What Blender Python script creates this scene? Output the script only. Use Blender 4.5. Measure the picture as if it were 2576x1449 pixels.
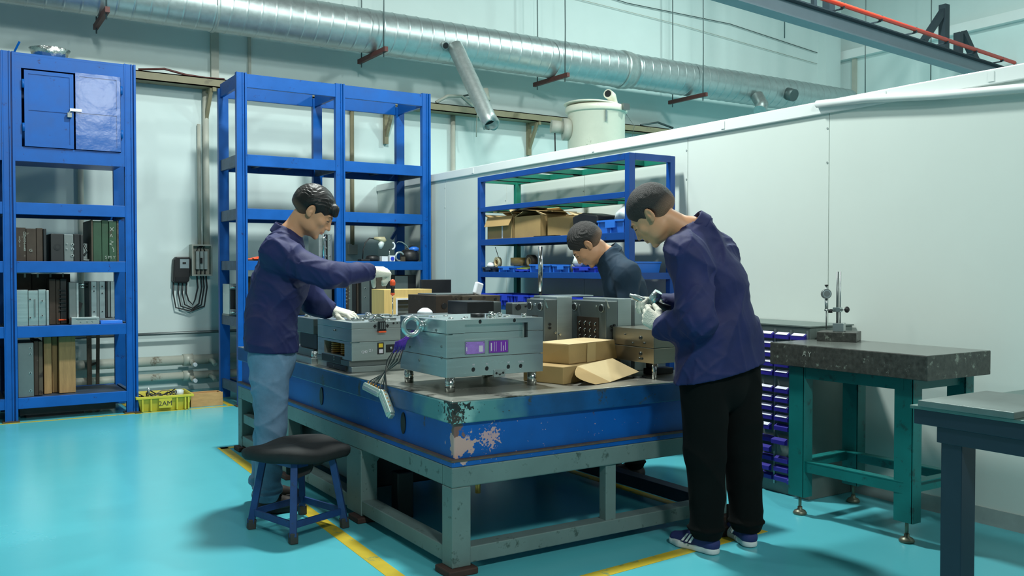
import bpy, bmesh, math, random
import numpy as np
from mathutils import Vector, Matrix
random.seed(7); np.random.seed(7)
for o in list(bpy.data.objects): bpy.data.objects.remove(o)
SC = bpy.context.scene; COL = SC.collection
PI = math.pi

# ------------------------------------------------------------------ camera, world, lamps, exposure
YAW = math.atan(1453/2280.); PITCH = -math.atan(49.5/2280)
cam = bpy.data.cameras.new('camera'); cam.sensor_width = 36; cam.lens = 36*2280/2576.; cam.clip_start = .05; cam.clip_end = 100
camo = bpy.data.objects.new('camera', cam); COL.objects.link(camo); camo.location = (0, 0, 1.28)
camo.rotation_euler = (PI/2+PITCH, 0, -YAW); SC.camera = camo
W = bpy.data.worlds.new('world'); SC.world = W; W.use_nodes = True
bg = W.node_tree.nodes['Background']; bg.inputs[0].default_value = (.66, .86, .86, 1); bg.inputs[1].default_value = .11
SC.view_settings.view_transform = 'Standard'; SC.view_settings.look = 'None'; SC.view_settings.gamma = 1
SC.view_settings.use_curve_mapping = False; SC.view_settings.exposure = -0.12
def lamp(x, y, z, power, size=.5, col=(.94, 1, .955), tgt=None):
    l = bpy.data.lights.new('bay_and_fill_lamp', 'AREA'); l.shape = 'DISK'; l.size = size; l.energy = power; l.color = col
    o = bpy.data.objects.new('bay_and_fill_lamp', l); COL.objects.link(o); o.location = (x, y, z)
    if tgt:
        o.rotation_euler = (Vector(tgt)-Vector((x, y, z))).to_track_quat('-Z', 'Y').to_euler()
    return o
LAMPS = [(2.6, 5.3, 5.4, 390, .5), (2.7, -1.9, 4.6, 62, .6, (.94, 1, .955), (2.7, 6, 1.2)), (.6, -2.4, 5.2, 250, .6, (.94, 1, .955), (2.8, 9.9, 4.2)), (7.0, 1.5, 5.4, 150, .6, (.90, 1, .955), (7.0, 9.9, 4.2)), (-.8, 6.6, 5.6, 60, .6), (8.2, 6.0, 6.2, 300, .5, (.80, 1, .95)), (6.5, 1.0, 6.4, 15, .5, (.80, 1, .95))]  # lamps aimed high at the back wall are floods added to lighten it
for a in LAMPS: lamp(*a)

# ------------------------------------------------------------------ helpers
WL = {}
def S(r, g, b):
    f = lambda c: (c/255/12.92) if c/255 <= .04045 else ((c/255+.055)/1.055)**2.4
    return (f(r), f(g), f(b), 1)
class MB:
    def __init__(s): s.v = []; s.f = []; s.sm = []
    def add(s, v, f, smooth=False):
        n = len(s.v); s.v += [tuple(p) for p in v]; s.f += [tuple(i+n for i in q) for q in f]; s.sm += [smooth]*len(f); return s
    def box(s, x0, x1, y0, y1, z0, z1):
        v = [(x0,y0,z0),(x1,y0,z0),(x1,y1,z0),(x0,y1,z0),(x0,y0,z1),(x1,y0,z1),(x1,y1,z1),(x0,y1,z1)]
        return s.add(v, [(0,3,2,1),(4,5,6,7),(0,1,5,4),(1,2,6,5),(2,3,7,6),(3,0,4,7)])
    def bar(s, a, b, w, h=None, up=(0,0,1)):
        h = h or w; a = Vector(a); b = Vector(b); d = (b-a).normalized(); u = Vector(up)
        if abs(d.dot(u)) > .98: u = Vector((0,1,0))
        r = d.cross(u).normalized(); u = r.cross(d).normalized()
        v = [p+r*i*w/2+u*j*h/2 for p in (a,b) for i,j in ((-1,-1),(1,-1),(1,1),(-1,1))]
        return s.add(v, [(0,1,2,3),(7,6,5,4),(0,4,5,1),(1,5,6,2),(2,6,7,3),(3,7,4,0)])
    def rings(s, rings, n, cap=True, smooth=True, closed=False):
        v = [p for r in rings for p in r]; f = []
        m = len(rings)
        for i in range(m if closed else m-1):
            for k in range(n):
                a = i*n+k; b = i*n+(k+1) % n; c = ((i+1) % m)*n+(k+1) % n; d = ((i+1) % m)*n+k
                f.append((a,b,c,d))
        s.add(v, f, smooth)
        if cap and not closed:
            s.add(rings[0], [tuple(range(n))[::-1]]); s.add(rings[-1], [tuple(range(n))])
        return s
    def tube(s, pts, r, n=8, cap=True, closed=False):
        pts = [Vector(p) for p in pts]; m = len(pts); R = []
        rr = r if isinstance(r, (list, tuple)) else [r]*m
        u = None
        for i, p in enumerate(pts):
            if closed: d = pts[(i+1) % m]-pts[i-1]
            else: d = pts[min(i+1, m-1)]-pts[max(i-1, 0)]
            d.normalize()
            if u is None:
                u = Vector((0,0,1)) if abs(d.z) < .9 else Vector((1,0,0))
            w = d.cross(u).normalized(); u = w.cross(d).normalized()
            R.append([p+(w*math.cos(t)+u*math.sin(t))*rr[i] for t in [2*PI*k/n for k in range(n)]])
        return s.rings(R, n, cap, True, closed)
    def cyl(s, a, b, r0, r1=None, n=20):
        return s.tube([a, b], [r0, r0 if r1 is None else r1], n)
    def lathe(s, prof, c=(0,0,0), n=24, cap=True):
        return s.rings([[(c[0]+r*math.cos(2*PI*k/n), c[1]+r*math.sin(2*PI*k/n), c[2]+z) for k in range(n)] for r, z in prof], n, cap)
    def prism(s, poly, vec):
        n = len(poly); a = [Vector(p) for p in poly]; b = [p+Vector(vec) for p in a]
        return s.add(a+b, [tuple(range(n))[::-1], tuple(range(n, 2*n))]+[(i,(i+1) % n,n+(i+1) % n,n+i) for i in range(n)])
    def sheet(s, pts, t=.002):        # a polygon with a little thickness
        a = [Vector(p) for p in pts]; nn = (a[1]-a[0]).cross(a[2]-a[0]).normalized()*t
        return s.prism(a, nn)
    def xf(s, M):
        s.v = [tuple(M @ Vector(p)) for p in s.v]; return s
    def build(s, name, mat, parent=None, bev=0, **kw):
        me = bpy.data.meshes.new(name); bm = bmesh.new()
        if parent is None:
            xs = [p[0] for p in s.v]; ys = [p[1] for p in s.v]; zs = [p[2] for p in s.v]
            org = Vector(((min(xs)+max(xs))/2, (min(ys)+max(ys))/2, min(zs)))
        else: org = WL[parent]
        vs = [bm.verts.new(Vector(p)-org) for p in s.v]
        for q, sm in zip(s.f, s.sm):
            try: fa = bm.faces.new([vs[i] for i in q]); fa.smooth = sm
            except ValueError: pass
        bmesh.ops.remove_doubles(bm, verts=bm.verts, dist=1e-6)
        bmesh.ops.recalc_face_normals(bm, faces=bm.faces)
        bm.to_mesh(me); bm.free()
        o = bpy.data.objects.new(name, me); COL.objects.link(o); me.materials.append(mat)
        WL[o] = org
        if parent is None: o.location = org
        else: o.parent = parent
        if bev:
            b = o.modifiers.new('bevel', 'BEVEL'); b.width = bev; b.segments = 2; b.limit_method = 'ANGLE'; b.angle_limit = .7
        for k, v in kw.items(): o[k] = v
        return o
def thing(name, label, cat, loc, group=None):
    o = bpy.data.objects.new(name, None); COL.objects.link(o); o.location = loc; o.empty_display_size = .05; WL[o] = Vector(loc)
    o['label'] = label; o['category'] = cat
    if group: o['group'] = group
    return o
def tag(o, label, cat, group=None):
    o['label'] = label; o['category'] = cat
    if group: o['group'] = group
    return o
def carve(o, cut):
    """cut the shapes of an MB (world coordinates) out of object o, for real holes and pockets"""
    c = cut.build('cutter', o.data.materials[0]); c.location = c.location-WL[o]
    if o.parent is None: c.location = WL[c]-WL[o]
    m = o.modifiers.new('cut', 'BOOLEAN'); m.object = c; m.solver = 'EXACT'
    par, loc = o.parent, o.location.copy(); o.parent = None; o.location = (0,0,0)
    bpy.context.view_layer.update()
    me = bpy.data.meshes.new_from_object(o.evaluated_get(bpy.context.evaluated_depsgraph_get()))
    o.modifiers.remove(m); old = o.data; o.data = me; me.name = old.name
    for mm in list(o.modifiers): o.modifiers.remove(mm)
    o.parent = par; o.location = loc; bpy.data.objects.remove(c)
    return o
def text(s, size, mat, parent, loc, rot, name='lettering', ext=.0004, font_scale=1):
    """flat lettering; loc in world coordinates, rot = Euler"""
    cu = bpy.data.curves.new('t', 'FONT'); cu.body = s; cu.size = size; cu.extrude = ext; cu.align_x = 'CENTER'; cu.align_y = 'CENTER'; cu.resolution_u = 3
    t = bpy.data.objects.new('t', cu); COL.objects.link(t); bpy.context.view_layer.update()
    me = bpy.data.meshes.new_from_object(t.evaluated_get(bpy.context.evaluated_depsgraph_get())); bpy.data.objects.remove(t)
    M = Matrix.Translation(Vector(loc)-WL[parent]) @ rot.to_matrix().to_4x4(); me.transform(M); me.materials.clear(); me.materials.append(mat)
    o = bpy.data.objects.new(name, me); COL.objects.link(o); o.parent = parent; WL[o] = WL[parent]; return o
from mathutils import Euler
RX = Euler((PI/2, 0, 0)); RXN = Euler((PI/2, 0, -PI/2))     # lettering facing -Y, and facing -X

# ------------------------------------------------------------------ materials
def mat(name, col, rough=.5, metal=0., var=.12, sc=8., bump=0., bsc=60., wear=None, wamt=.5, wsc=6., aniso=None, spec=.5, coat=0., trans=0., rvar=0., spots=()):
    """principled paint/metal: noise in the colour, optional worn patches, optional bump"""
    m = bpy.data.materials.new(name); m.use_nodes = True; N = m.node_tree.nodes; L = m.node_tree.links; P = N['Principled BSDF']
    P.inputs['Roughness'].default_value = rough; P.inputs['Metallic'].default_value = metal; P.inputs['Specular IOR Level'].default_value = spec
    P.inputs['Coat Weight'].default_value = coat; P.inputs['Transmission Weight'].default_value = trans
    tc = N.new('ShaderNodeTexCoord'); src = tc.outputs['Object']
    if aniso:
        mp = N.new('ShaderNodeMapping'); mp.inputs['Scale'].default_value = aniso; L.new(src, mp.inputs[0]); src = mp.outputs[0]
    n = N.new('ShaderNodeTexNoise'); n.inputs['Scale'].default_value = sc; n.inputs['Detail'].default_value = 6; n.inputs['Roughness'].default_value = .65; L.new(src, n.inputs[0])
    r = N.new('ShaderNodeMapRange'); r.inputs[1].default_value = .3; r.inputs[2].default_value = .7; r.inputs[3].default_value = 1-var; r.inputs[4].default_value = 1+var; L.new(n.outputs[0], r.inputs[0])
    mx = N.new('ShaderNodeMix'); mx.data_type = 'RGBA'; mx.blend_type = 'MULTIPLY'; mx.inputs[0].default_value = 1; mx.inputs[6].default_value = col
    L.new(r.outputs[0], mx.inputs[7]); out = mx.outputs[2]
    if wear:
        w = N.new('ShaderNodeTexNoise'); w.inputs['Scale'].default_value = wsc; w.inputs['Detail'].default_value = 9; w.inputs['Roughness'].default_value = .7; L.new(src, w.inputs[0])
        cr = N.new('ShaderNodeMapRange'); cr.inputs[1].default_value = .66-wamt*.3; cr.inputs[2].default_value = .7-wamt*.2; L.new(w.outputs[0], cr.inputs[0])
        m2 = N.new('ShaderNodeMix'); m2.data_type = 'RGBA'; L.new(cr.outputs[0], m2.inputs[0]); L.new(out, m2.inputs[6]); m2.inputs[7].default_value = wear; out = m2.outputs[2]
    for (cx, cy, cz), rad, scol, nsc, amp, soft in spots:       # worn-through patches with their own place and shape
        dv = N.new('ShaderNodeVectorMath'); dv.operation = 'DISTANCE'; L.new(tc.outputs['Object'], dv.inputs[0]); dv.inputs[1].default_value = (cx, cy, cz)
        pr = N.new('ShaderNodeMapRange'); pr.inputs[1].default_value = rad; pr.inputs[2].default_value = 0; L.new(dv.outputs['Value'], pr.inputs[0])
        ns = N.new('ShaderNodeTexNoise'); ns.inputs['Scale'].default_value = nsc; ns.inputs['Detail'].default_value = 5; L.new(tc.outputs['Object'], ns.inputs[0])
        ma = N.new('ShaderNodeMath'); ma.operation = 'MULTIPLY_ADD'; L.new(ns.outputs[0], ma.inputs[0]); ma.inputs[1].default_value = amp; L.new(pr.outputs[0], ma.inputs[2])
        th = N.new('ShaderNodeMapRange'); th.inputs[1].default_value = .62+amp*.5-soft; th.inputs[2].default_value = .62+amp*.5; L.new(ma.outputs[0], th.inputs[0])
        m3 = N.new('ShaderNodeMix'); m3.data_type = 'RGBA'; L.new(th.outputs[0], m3.inputs[0]); L.new(out, m3.inputs[6]); m3.inputs[7].default_value = scol; out = m3.outputs[2]
    L.new(out, P.inputs['Base Color'])
    if rvar:
        rr = N.new('ShaderNodeMapRange'); rr.inputs[1].default_value = .3; rr.inputs[2].default_value = .7; rr.inputs[3].default_value = max(.03, rough-rvar); rr.inputs[4].default_value = rough+rvar; L.new(n.outputs[0], rr.inputs[0]); L.new(rr.outputs[0], P.inputs['Roughness'])
    if bump:
        b = N.new('ShaderNodeTexNoise'); b.inputs['Scale'].default_value = bsc; b.inputs['Detail'].default_value = 4; L.new(src, b.inputs[0])
        bb = N.new('ShaderNodeBump'); bb.inputs['Strength'].default_value = bump; bb.inputs['Distance'].default_value = .01; L.new(b.outputs[0], bb.inputs['Height']); L.new(bb.outputs[0], P.inputs['Normal'])
    return m
M = {}
M['floor'] = mat('epoxy_floor', S(86, 180, 192), .24, 0, .035, .7, .0, rvar=.04)
M['yellow_line'] = mat('yellow_line', S(190, 168, 40), .45, 0, .12, 6, wear=S(120, 140, 90), wamt=.25, wsc=14)
M['wall'] = mat('plaster_wall', S(206, 222, 220), .7, 0, .03, 1.5)
M['panel'] = mat('sandwich_panel', S(208, 218, 212), .42, 0, .015, 2)
M['trim'] = mat('white_trim', S(226, 232, 230), .35, 0, .02, 4)
M['seam'] = mat('seam_grey', S(150, 162, 160), .6)
M['blue'] = mat('rack_blue_paint', S(0, 82, 160), .42, 0, .12, 5, rvar=.04, spec=.3, wear=S(24, 52, 110), wamt=.12, wsc=14)
M['blue2'] = mat('dark_blue_paint', S(6, 66, 142), .4, 0, .12, 5, wear=S(30, 60, 80), wamt=.1)
M['bluedoor'] = mat('glossy_blue_door', S(2, 78, 152), .2, 0, .06, 3, bump=.28, bsc=7, spec=.7)
M['deck'] = mat('shelf_deck', S(52, 66, 86), .55, .2, .3, 6)
M['rackside'] = mat('scuffed_shelf_end', S(70, 92, 116), .5, .2, .3, 12)
M['green'] = mat('rack_green_paint', S(20, 112, 92), .45, 0, .12, 6)
M['steel'] = mat('machined_steel', S(188, 202, 202), .24, .8, .05, 3, aniso=(.6, .6, 14), rvar=.05)
M['steel2'] = mat('ground_steel', S(172, 182, 182), .34, .78, .08, 3, aniso=(.6, .6, 10), rvar=.05)
M['steeld'] = mat('dark_machined_steel', S(116, 124, 124), .4, .75, .1, 4)
M['steeltanreflect'] = mat('steel_with_tan_reflection', S(150, 146, 134), .3, .9, .06, 3, aniso=(.6, .6, 10))  # tan reflection of the cardboard boxes is put into the colour
M['chrome'] = mat('polished_pin', S(205, 208, 205), .14, 1, .03, 4)
M['black'] = mat('black_plastic_and_shade', S(24, 26, 28), .45, 0, .15, 9)  # also fills holes and openings, in place of the shade inside them
M['blacksteel'] = mat('blued_steel', S(44, 46, 48), .42, .6, .2, 7)
M['rust'] = mat('brown_steel', S(82, 74, 62), .6, .4, .22, 9, wear=S(46, 40, 36), wamt=.4, wsc=9)
M['rust2'] = mat('brown_steel_plate', S(62, 52, 44), .6, .4, .25, 9, wear=S(98, 92, 82), wamt=.12, wsc=16)
M['greenmould'] = mat('green_painted_steel', S(42, 72, 52), .55, .2, .2, 9, wear=S(58, 48, 38), wamt=.2)
M['galv'] = mat('galvanised_duct', S(182, 194, 194), .38, .8, .09, 16, rvar=.03)
M['galvd'] = mat('galvanised_branch', S(176, 186, 184), .42, .7, .12, 22)
M['rod'] = mat('dark_rod', S(90, 104, 104), .5, .6)
M['bracket'] = mat('red_oxide_bracket', S(92, 52, 48), .6, .1, .2, 12)
M['beam'] = mat('grey_beam', S(124, 138, 148), .5, .1, .06, 3)
M['beamd'] = mat('dark_steel_bracket', S(48, 60, 68), .55, .2, .1, 3)
M['red'] = mat('orange_conductor', S(238, 66, 44), .45, 0, .05, 3)
M['olive'] = mat('tan_wall_beam', S(132, 126, 100), .6, 0, .12, 4, wear=S(110, 104, 84), wamt=.25)
M['conduit'] = mat('grey_conduit', S(176, 178, 166), .5, 0, .1, 4)
M['pipe'] = mat('stained_white_pipe', S(178, 182, 170), .45, .1, .12, 3, wear=S(120, 112, 96), wamt=.25, wsc=4)
M['cream'] = mat('cream_hopper', S(228, 226, 208), .4, 0, .06, 3, wear=S(176, 172, 154), wamt=.12, wsc=3)
M['foil'] = mat('crumpled_foil', S(205, 210, 208), .22, 1, .05, 4, bump=.6, bsc=26)
M['tablepaint'] = mat('table_green_frame', S(104, 124, 122), .5, .1, .12, 4, wear=S(66, 84, 80), wamt=.25, wsc=16)
M['tabletop'] = mat('worn_steel_top', S(158, 158, 150), .32, .7, .15, 4, rvar=.08, wear=S(60, 58, 54), wamt=.3, wsc=3)
M['slab'] = mat('blue_surface_plate', S(4, 80, 156), .42, 0, .18, 3, wear=S(70, 60, 66), wamt=.06, wsc=5, spots=(((-.75, -1.56, .53), .15, S(190, 152, 144), 24, 1.5, .04), ((-.765, -1.56, .60), .07, S(120, 84, 76), 34, 1.6, .06), ((-.60, -1.55, .56), .085, S(184, 146, 150), 95, 2.6, .06)))
M['sliplip'] = mat('plate_lip_paint', S(14, 74, 126), .42, 0, .28, 5, wear=S(52, 62, 64), wamt=.22, wsc=8, spots=(((-.80, -1.573, .675), .50, S(74, 128, 132), 7, .9, .40), ((-.80, -1.573, .68), .20, S(128, 172, 168), 12, 1.0, .3), ((-.80, -1.573, .735), .15, S(30, 34, 34), 60, 2.6, .08), ((-.8, -1.573, .64), .09, S(60, 50, 44), 70, 2.8, .08)))
M['chip'] = mat('pink_primer_chip', S(196, 160, 152), .6, 0, .1, 12)
M['chipg'] = mat('pale_worn_corner', S(126, 178, 172), .5, .1, .1, 12, wear=S(44, 52, 50), wamt=.3, wsc=34)
M['rim'] = mat('rusty_rim', S(92, 78, 70), .6, .3, .25, 20)
M['card'] = mat('cardboard', S(164, 136, 88), .8, 0, .08, 6)
M['cardl'] = mat('pale_cardboard', S(194, 172, 128), .75, 0, .06, 6)
M['cardtape'] = mat('packing_tape', S(186, 160, 112), .35, 0, .05, 6)
M['wood'] = mat('pale_plywood', S(214, 184, 116), .5, 0, .1, 3, aniso=(14, 14, .7))
M['plywood'] = mat('old_timber', S(150, 120, 78), .75, 0, .18, 6, aniso=(8, 8, 1))
M['woodbox'] = mat('pine_box', S(178, 140, 90), .7, 0, .14, 5, aniso=(2, 9, 9))
M['yellow'] = mat('yellow_crate', S(186, 176, 52), .5, 0, .1, 6)
M['wire'] = mat('dark_wire', S(36, 38, 40), .5)
M['wireg'] = mat('grey_wire', S(120, 116, 110), .5)
M['purple'] = mat('purple_wire', S(84, 40, 150), .45)
M['plate1'] = mat('lilac_label', S(150, 112, 190), .4, 0, .15, 60)
M['plate2'] = mat('violet_label', S(112, 44, 156), .4, 0, .08, 40)
M['label'] = mat('pale_print', S(200, 196, 206), .5)
M['connector'] = mat('silver_connector', S(186, 204, 196), .35, .6)
M['brass'] = mat('brass_ends', S(176, 128, 66), .4, .7)
M['orange'] = mat('orange_plastic', S(232, 84, 34), .4)
M['spring'] = mat('amber_spring', S(176, 112, 30), .45, .2)
M['yellowlab'] = mat('yellow_label', S(206, 176, 40), .5)
M['bin'] = mat('blue_bin', S(46, 116, 214), .38, 0, .06, 5)
M['bin2'] = mat('deep_blue_bin', S(40, 66, 196), .35, 0, .06, 5)
M['white'] = mat('white_plastic', S(222, 228, 234), .4)
M['bag'] = mat('cloudy_bag', S(206, 216, 216), .35, 0, .06, 5, bump=.4, bsc=14)
M['tape'] = mat('tape_roll', S(176, 148, 88), .4)
M['tapec'] = mat('clear_tape', S(178, 172, 140), .3)
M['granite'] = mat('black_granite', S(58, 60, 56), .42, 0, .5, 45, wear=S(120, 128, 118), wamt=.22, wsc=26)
M['granitesheen'] = mat('granite_top_sheen', S(104, 110, 106), .24, .1, .1, 30)  # lighter than the slab: sheen of the reflective top put into its colour
M['chalk'] = mat('chalk', S(146, 152, 144), .9)
M['teal'] = mat('teal_stand', S(8, 106, 104), .45, 0, .12, 5, wear=S(22, 78, 76), wamt=.28, wsc=16)
M['foot'] = mat('levelling_foot', S(112, 116, 100), .4, .6)
M['bench'] = mat('navy_bench', S(28, 44, 60), .42, .1, .12, 4)
M['benchtop'] = mat('bench_plate', S(92, 118, 114), .35, .5, .12, 5)
M['benchtop2'] = mat('loose_plate', S(112, 122, 120), .36, .6, .15, 7)
M['cab'] = mat('drawer_cabinet_grey', S(106, 120, 116), .5, .2, .08, 5)
M['drawer'] = mat('navy_drawer', S(46, 40, 140), .4, 0, .06, 5)
M['slot'] = mat('white_drawer_label', S(226, 230, 244), .5)
M['skin'] = mat('skin', S(194, 142, 106), .5, 0, .05, 14)
M['skin'].node_tree.nodes['Principled BSDF'].inputs['Subsurface Weight'].default_value = .06
M['lip'] = mat('lips', S(172, 112, 96), .45)
M['eye'] = mat('eye_dark', S(30, 24, 22), .3)
M['hair'] = mat('black_hair', S(16, 14, 14), .45, 0, .3, 60, bump=.16, bsc=200, spec=.4)
M['hair2'] = mat('short_dark_hair', S(28, 25, 24), .6, 0, .3, 160, bump=.5, bsc=300)
def fade_hair(m):        # the mesh attribute 'fade' blends the hair into the scalp colour
    N = m.node_tree.nodes; L = m.node_tree.links; P = N['Principled BSDF']; src = P.inputs['Base Color'].links[0].from_socket
    at = N.new('ShaderNodeAttribute'); at.attribute_name = 'fade'; mx = N.new('ShaderNodeMix'); mx.data_type = 'RGBA'
    mu = N.new('ShaderNodeMath'); mu.operation = 'MULTIPLY'; mu.inputs[1].default_value = .4; L.new(at.outputs['Fac'], mu.inputs[0]); L.new(mu.outputs[0], mx.inputs[0]); L.new(src, mx.inputs[6]); mx.inputs[7].default_value = S(168, 128, 100); L.new(mx.outputs[2], P.inputs['Base Color'])
fade_hair(M['hair']); fade_hair(M['hair2'])
M['jacket'] = mat('navy_workwear', S(25, 31, 80), .7, 0, .14, 7, bump=.3, bsc=16, spec=.4)
M['jacket2'] = mat('dark_teal_workshirt', S(26, 48, 66), .75, 0, .12, 7, bump=.25, bsc=12, spec=.3)
M['thread'] = mat('jacket_seam', S(24, 28, 66), .8)
M['denim'] = mat('washed_denim', S(98, 128, 154), .8, 0, .2, 9, bump=.4, bsc=24)
M['denimd'] = mat('denim_seam', S(52, 82, 110), .85)
M['blackpants'] = mat('black_trousers', S(8, 12, 12), .9, 0, .15, 6, bump=.2, bsc=14, spec=.15)
M['glove'] = mat('knit_glove', S(214, 212, 198), .85, 0, .07, 30, bump=.35, bsc=160)
M['gloved'] = mat('dirty_palm', S(80, 84, 82), .8)
M['cuffred'] = mat('red_cuff', S(190, 60, 60), .8)
M['cuffmint'] = mat('mint_cuff', S(150, 206, 184), .8)
M['shoebrown'] = mat('dark_brown_shoe', S(44, 38, 34), .6, 0, .15, 20)
M['shoenavy'] = mat('navy_knit_shoe', S(36, 44, 98), .75, 0, .1, 60)
M['sole'] = mat('white_sole', S(206, 212, 212), .5, 0, .06, 20)
M['soleb'] = mat('dark_sole', S(30, 30, 30), .7)
M['foam'] = mat('black_foam', S(26, 29, 30), .85, 0, .2, 12, bump=.2, bsc=30)
M['stool'] = mat('stool_blue', S(26, 62, 116), .5, .1, .25, 9, wear=S(44, 52, 62), wamt=.2, wsc=20)
M['rubber'] = mat('rubber', S(52, 54, 52), .7)
M['rustfoot'] = mat('rusty_foot', S(66, 46, 40), .7, .2, .2, 12)
M['glass'] = mat('meter_window', S(150, 166, 170), .2)
M['ivory'] = mat('ivory_breaker', S(196, 204, 198), .5)

# ------------------------------------------------------------------ the setting
def struct(name, mb, m, **kw): o = mb.build(name, m, **kw); o['kind'] = 'structure'; return o
YB = 9.9; XP = 4.42; XR = 12.8
fl = struct('floor', MB().box(-6, XR+.1, -5, YB+.1, -.1, 0), M['floor'])
def line(x0, y0, x1, y1, w=.06):
    d = Vector((x1-x0, y1-y0, 0)).normalized(); n = Vector((-d.y, d.x, 0))*w/2; a = Vector((x0, y0, 0)); b = Vector((x1, y1, 0))
    return MB().prism([a+n, a-n, b-n, b+n], (0, 0, .0015)).build('floor_line', M['yellow_line'], fl)
line(1.585, 2.95, 1.72, 6.55, .07); line(1.59, 2.92, 3.4, 3.06, .07); line(3.375, 3.1, 3.375, 6.5, .06); line(1.7, 6.52, 3.4, 6.52, .06)
line(-3, 8.50, 2.36, 8.50, .035); line(1.50, 8.46, 1.50, 9.2, .05); line(2.32, 8.5, 2.32, 9.1, .05)
struct('wall_back', MB().box(-6, XR+.1, YB, YB+.15, 0, 7.5), M['wall'])
struct('wall_right', MB().box(XR, XR+.15, -5, YB, 0, 7.5), M['wall'])
struct('wall_front', MB().box(-6, XR+.1, -5.2, -5, 0, 7.5), M['wall'])
struct('wall_left', MB().box(-6.15, -6, -5, YB, 0, 7.5), M['wall'])
# pilasters, wall bands
struct('trim_1', MB().box(2.50, 2.58, YB-.05, YB, 3.3, 7.5), M['conduit'])
struct('trim_2', MB().box(12.25, 12.62, YB-.16, YB, 0, 7.5), M['wall'])
struct('trim_3', MB().box(XR-.12, XR, -5, YB, 4.72, 4.86), M['trim'])
struct('trim_4', MB().box(XR-.05, XR, 9.55, 9.62, 2, 4.72), M['conduit'])
# upper-wall thin cables
t = thing('wall_cable', 'thin dark cable pair strung high along the back wall behind the duct', 'cable', (9, YB-.03, 4.9))
MB().tube([(6.2, YB-.03, 5.15), (8.2, YB-.03, 4.98), (10.2, YB-.03, 4.98), (12.2, YB-.03, 4.8)], .006, 6).build('strand', M['rod'], t)
MB().tube([(6.2, YB-.03, 4.95), (9.2, YB-.03, 4.82), (12.2, YB-.03, 4.62)], .004, 6).build('strand', M['conduit'], t)
# free-standing white panel partition on the right
pt = struct('wall_partition', MB().box(XP+.012, XP+.062, -1.2, YB-.02, 0, 2.20), M['panel'])
ys = [-1.2, .0, 1.18, 2.33, 3.486, 4.665, 5.85, 7.03, 8.2, YB-.02]
for a, b in zip(ys[:-1], ys[1:]):
    MB().box(XP, XP+.014, a+.0025, b-.0025, .085, 2.185).build('wall_panel', M['panel'], pt)
for y in ys[1:-1]:
    for z in (1.9, 2.1): MB().cyl((XP-.003, y+.012, z), (XP, y+.012, z), .006, n=8).build('rivet', M['seam'], pt)
tr = struct('trim_5', MB().box(XP-.018, XP+.09, -1.2, YB-.02, 2.185, 2.262), M['trim'], bev=.006)
for y in (7.6, 5.7, 4.3, 3.1, 2.5): MB().box(XP-.022, XP-.018, y, y+.03, 2.2, 2.25).build('clip', M['trim'], tr)
struct('baseboard_right', MB().box(XP-.006, XP+.02, -1.2, YB-.02, 0, .085), M['seam'])
cd = MB().tube([(XP-.03, 3.55, 2.245), (XP-.035, 3.2, 2.22), (XP-.035, 2.8, 2.175), (XP-.035, 2.3, 2.135), (XP-.035, 1.7, 2.12), (XP-.035, 1.0, 2.13)], .022, 10)
tag(cd.build('white_conduit', M['trim']), 'white plastic pipe sagging along the top of the white partition', 'pipe')

# ------------------------------------------------------------------ ventilation duct (spiral seams are geometry)
D = thing('ventilation_duct', 'long galvanised spiral ventilation duct hung below the ceiling', 'duct', (5, 9.3, 3.885))
def spiral(x0, x1, r, pitch=.148, seed=0):
    mb = MB(); n = 40; prof = []
    xs = [x0]; x = x0
    k = math.floor(x0/pitch)
    while x < x1:
        k += 1; x = k*pitch
        for dx in (-.016, -.007, 0, .007, .016):
            if x0 < x+dx < x1: xs.append(x+dx)
    xs.append(x1)
    R = []
    for xx in xs:
        q = (xx/pitch) % 1; on = min(q, 1-q) < .006
        rr = r+(.0045 if on else 0)
        R.append([(xx+.12*pitch*math.sin(2*PI*j/n), 9.3+rr*math.cos(2*PI*j/n), 3.885+rr*math.sin(2*PI*j/n)) for j in range(n)])
    return mb.rings(R, n, cap=True)
spiral(-3.5, 7.62, .235).build('duct_pipe', M['galv'], D)
spiral(7.72, 12.2, .222).build('duct_pipe', M['galv'], D)
MB().tube([(7.58, 9.3, 3.885), (7.62, 9.3, 3.885), (7.63, 9.3, 3.885), (7.70, 9.3, 3.885), (7.78, 9.3, 3.885)], [.242, .25, .243, .243, .228], 40).build('coupling', M['galvd'], D)
MB().tube([(2.36, 9.3, 3.885), (2.37, 9.3, 3.885), (2.39, 9.3, 3.885), (2.40, 9.3, 3.885)], [.236, .243, .243, .236], 40).build('coupling', M['galvd'], D)
b0 = Vector((5.02, 9.08, 3.80)); b1 = Vector((5.10, 8.42, 2.83)); bd = (b1-b0).normalized()
mb = MB(); n = 28; u = Vector((1, 0, 0)); w = bd.cross(u).normalized(); u = w.cross(bd)
R = []
for i in range(12):
    p = b0.lerp(b1, i/11)
    R.append([p+(u*math.cos(a)+w*math.sin(a))*(.088+.003*(i % 2)) for a in [2*PI*k/n for k in range(n)]])
for i, rr in ((11, .080), (10, .080)):
    p = b0.lerp(b1, i/11)
    R.append([p+(u*math.cos(a)*1.0+w*math.sin(a))*rr for a in [2*PI*k/n for k in range(n)]])
for k in range(n): 
    R[11][k] = R[11][k]+Vector((0, 0, .02*math.sin(3*k*2*PI/n)))+u*.008*math.cos(2*k*2*PI/n)
mb.rings(R, n, cap=True).build('branch_pipe', M['galvd'], D)
q = b0.lerp(b1, .912); MB().cyl(q, q+bd*.030, .0795, n=24).build('branch_inside_shade', M['black'], D)  # black disc stands in for the shade inside the pipe mouth
MB().tube([(4.88, 9.075, 3.80), (4.88, 9.045, 3.785)], .042, 20).build('port_collar', M['galvd'], D)
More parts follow.
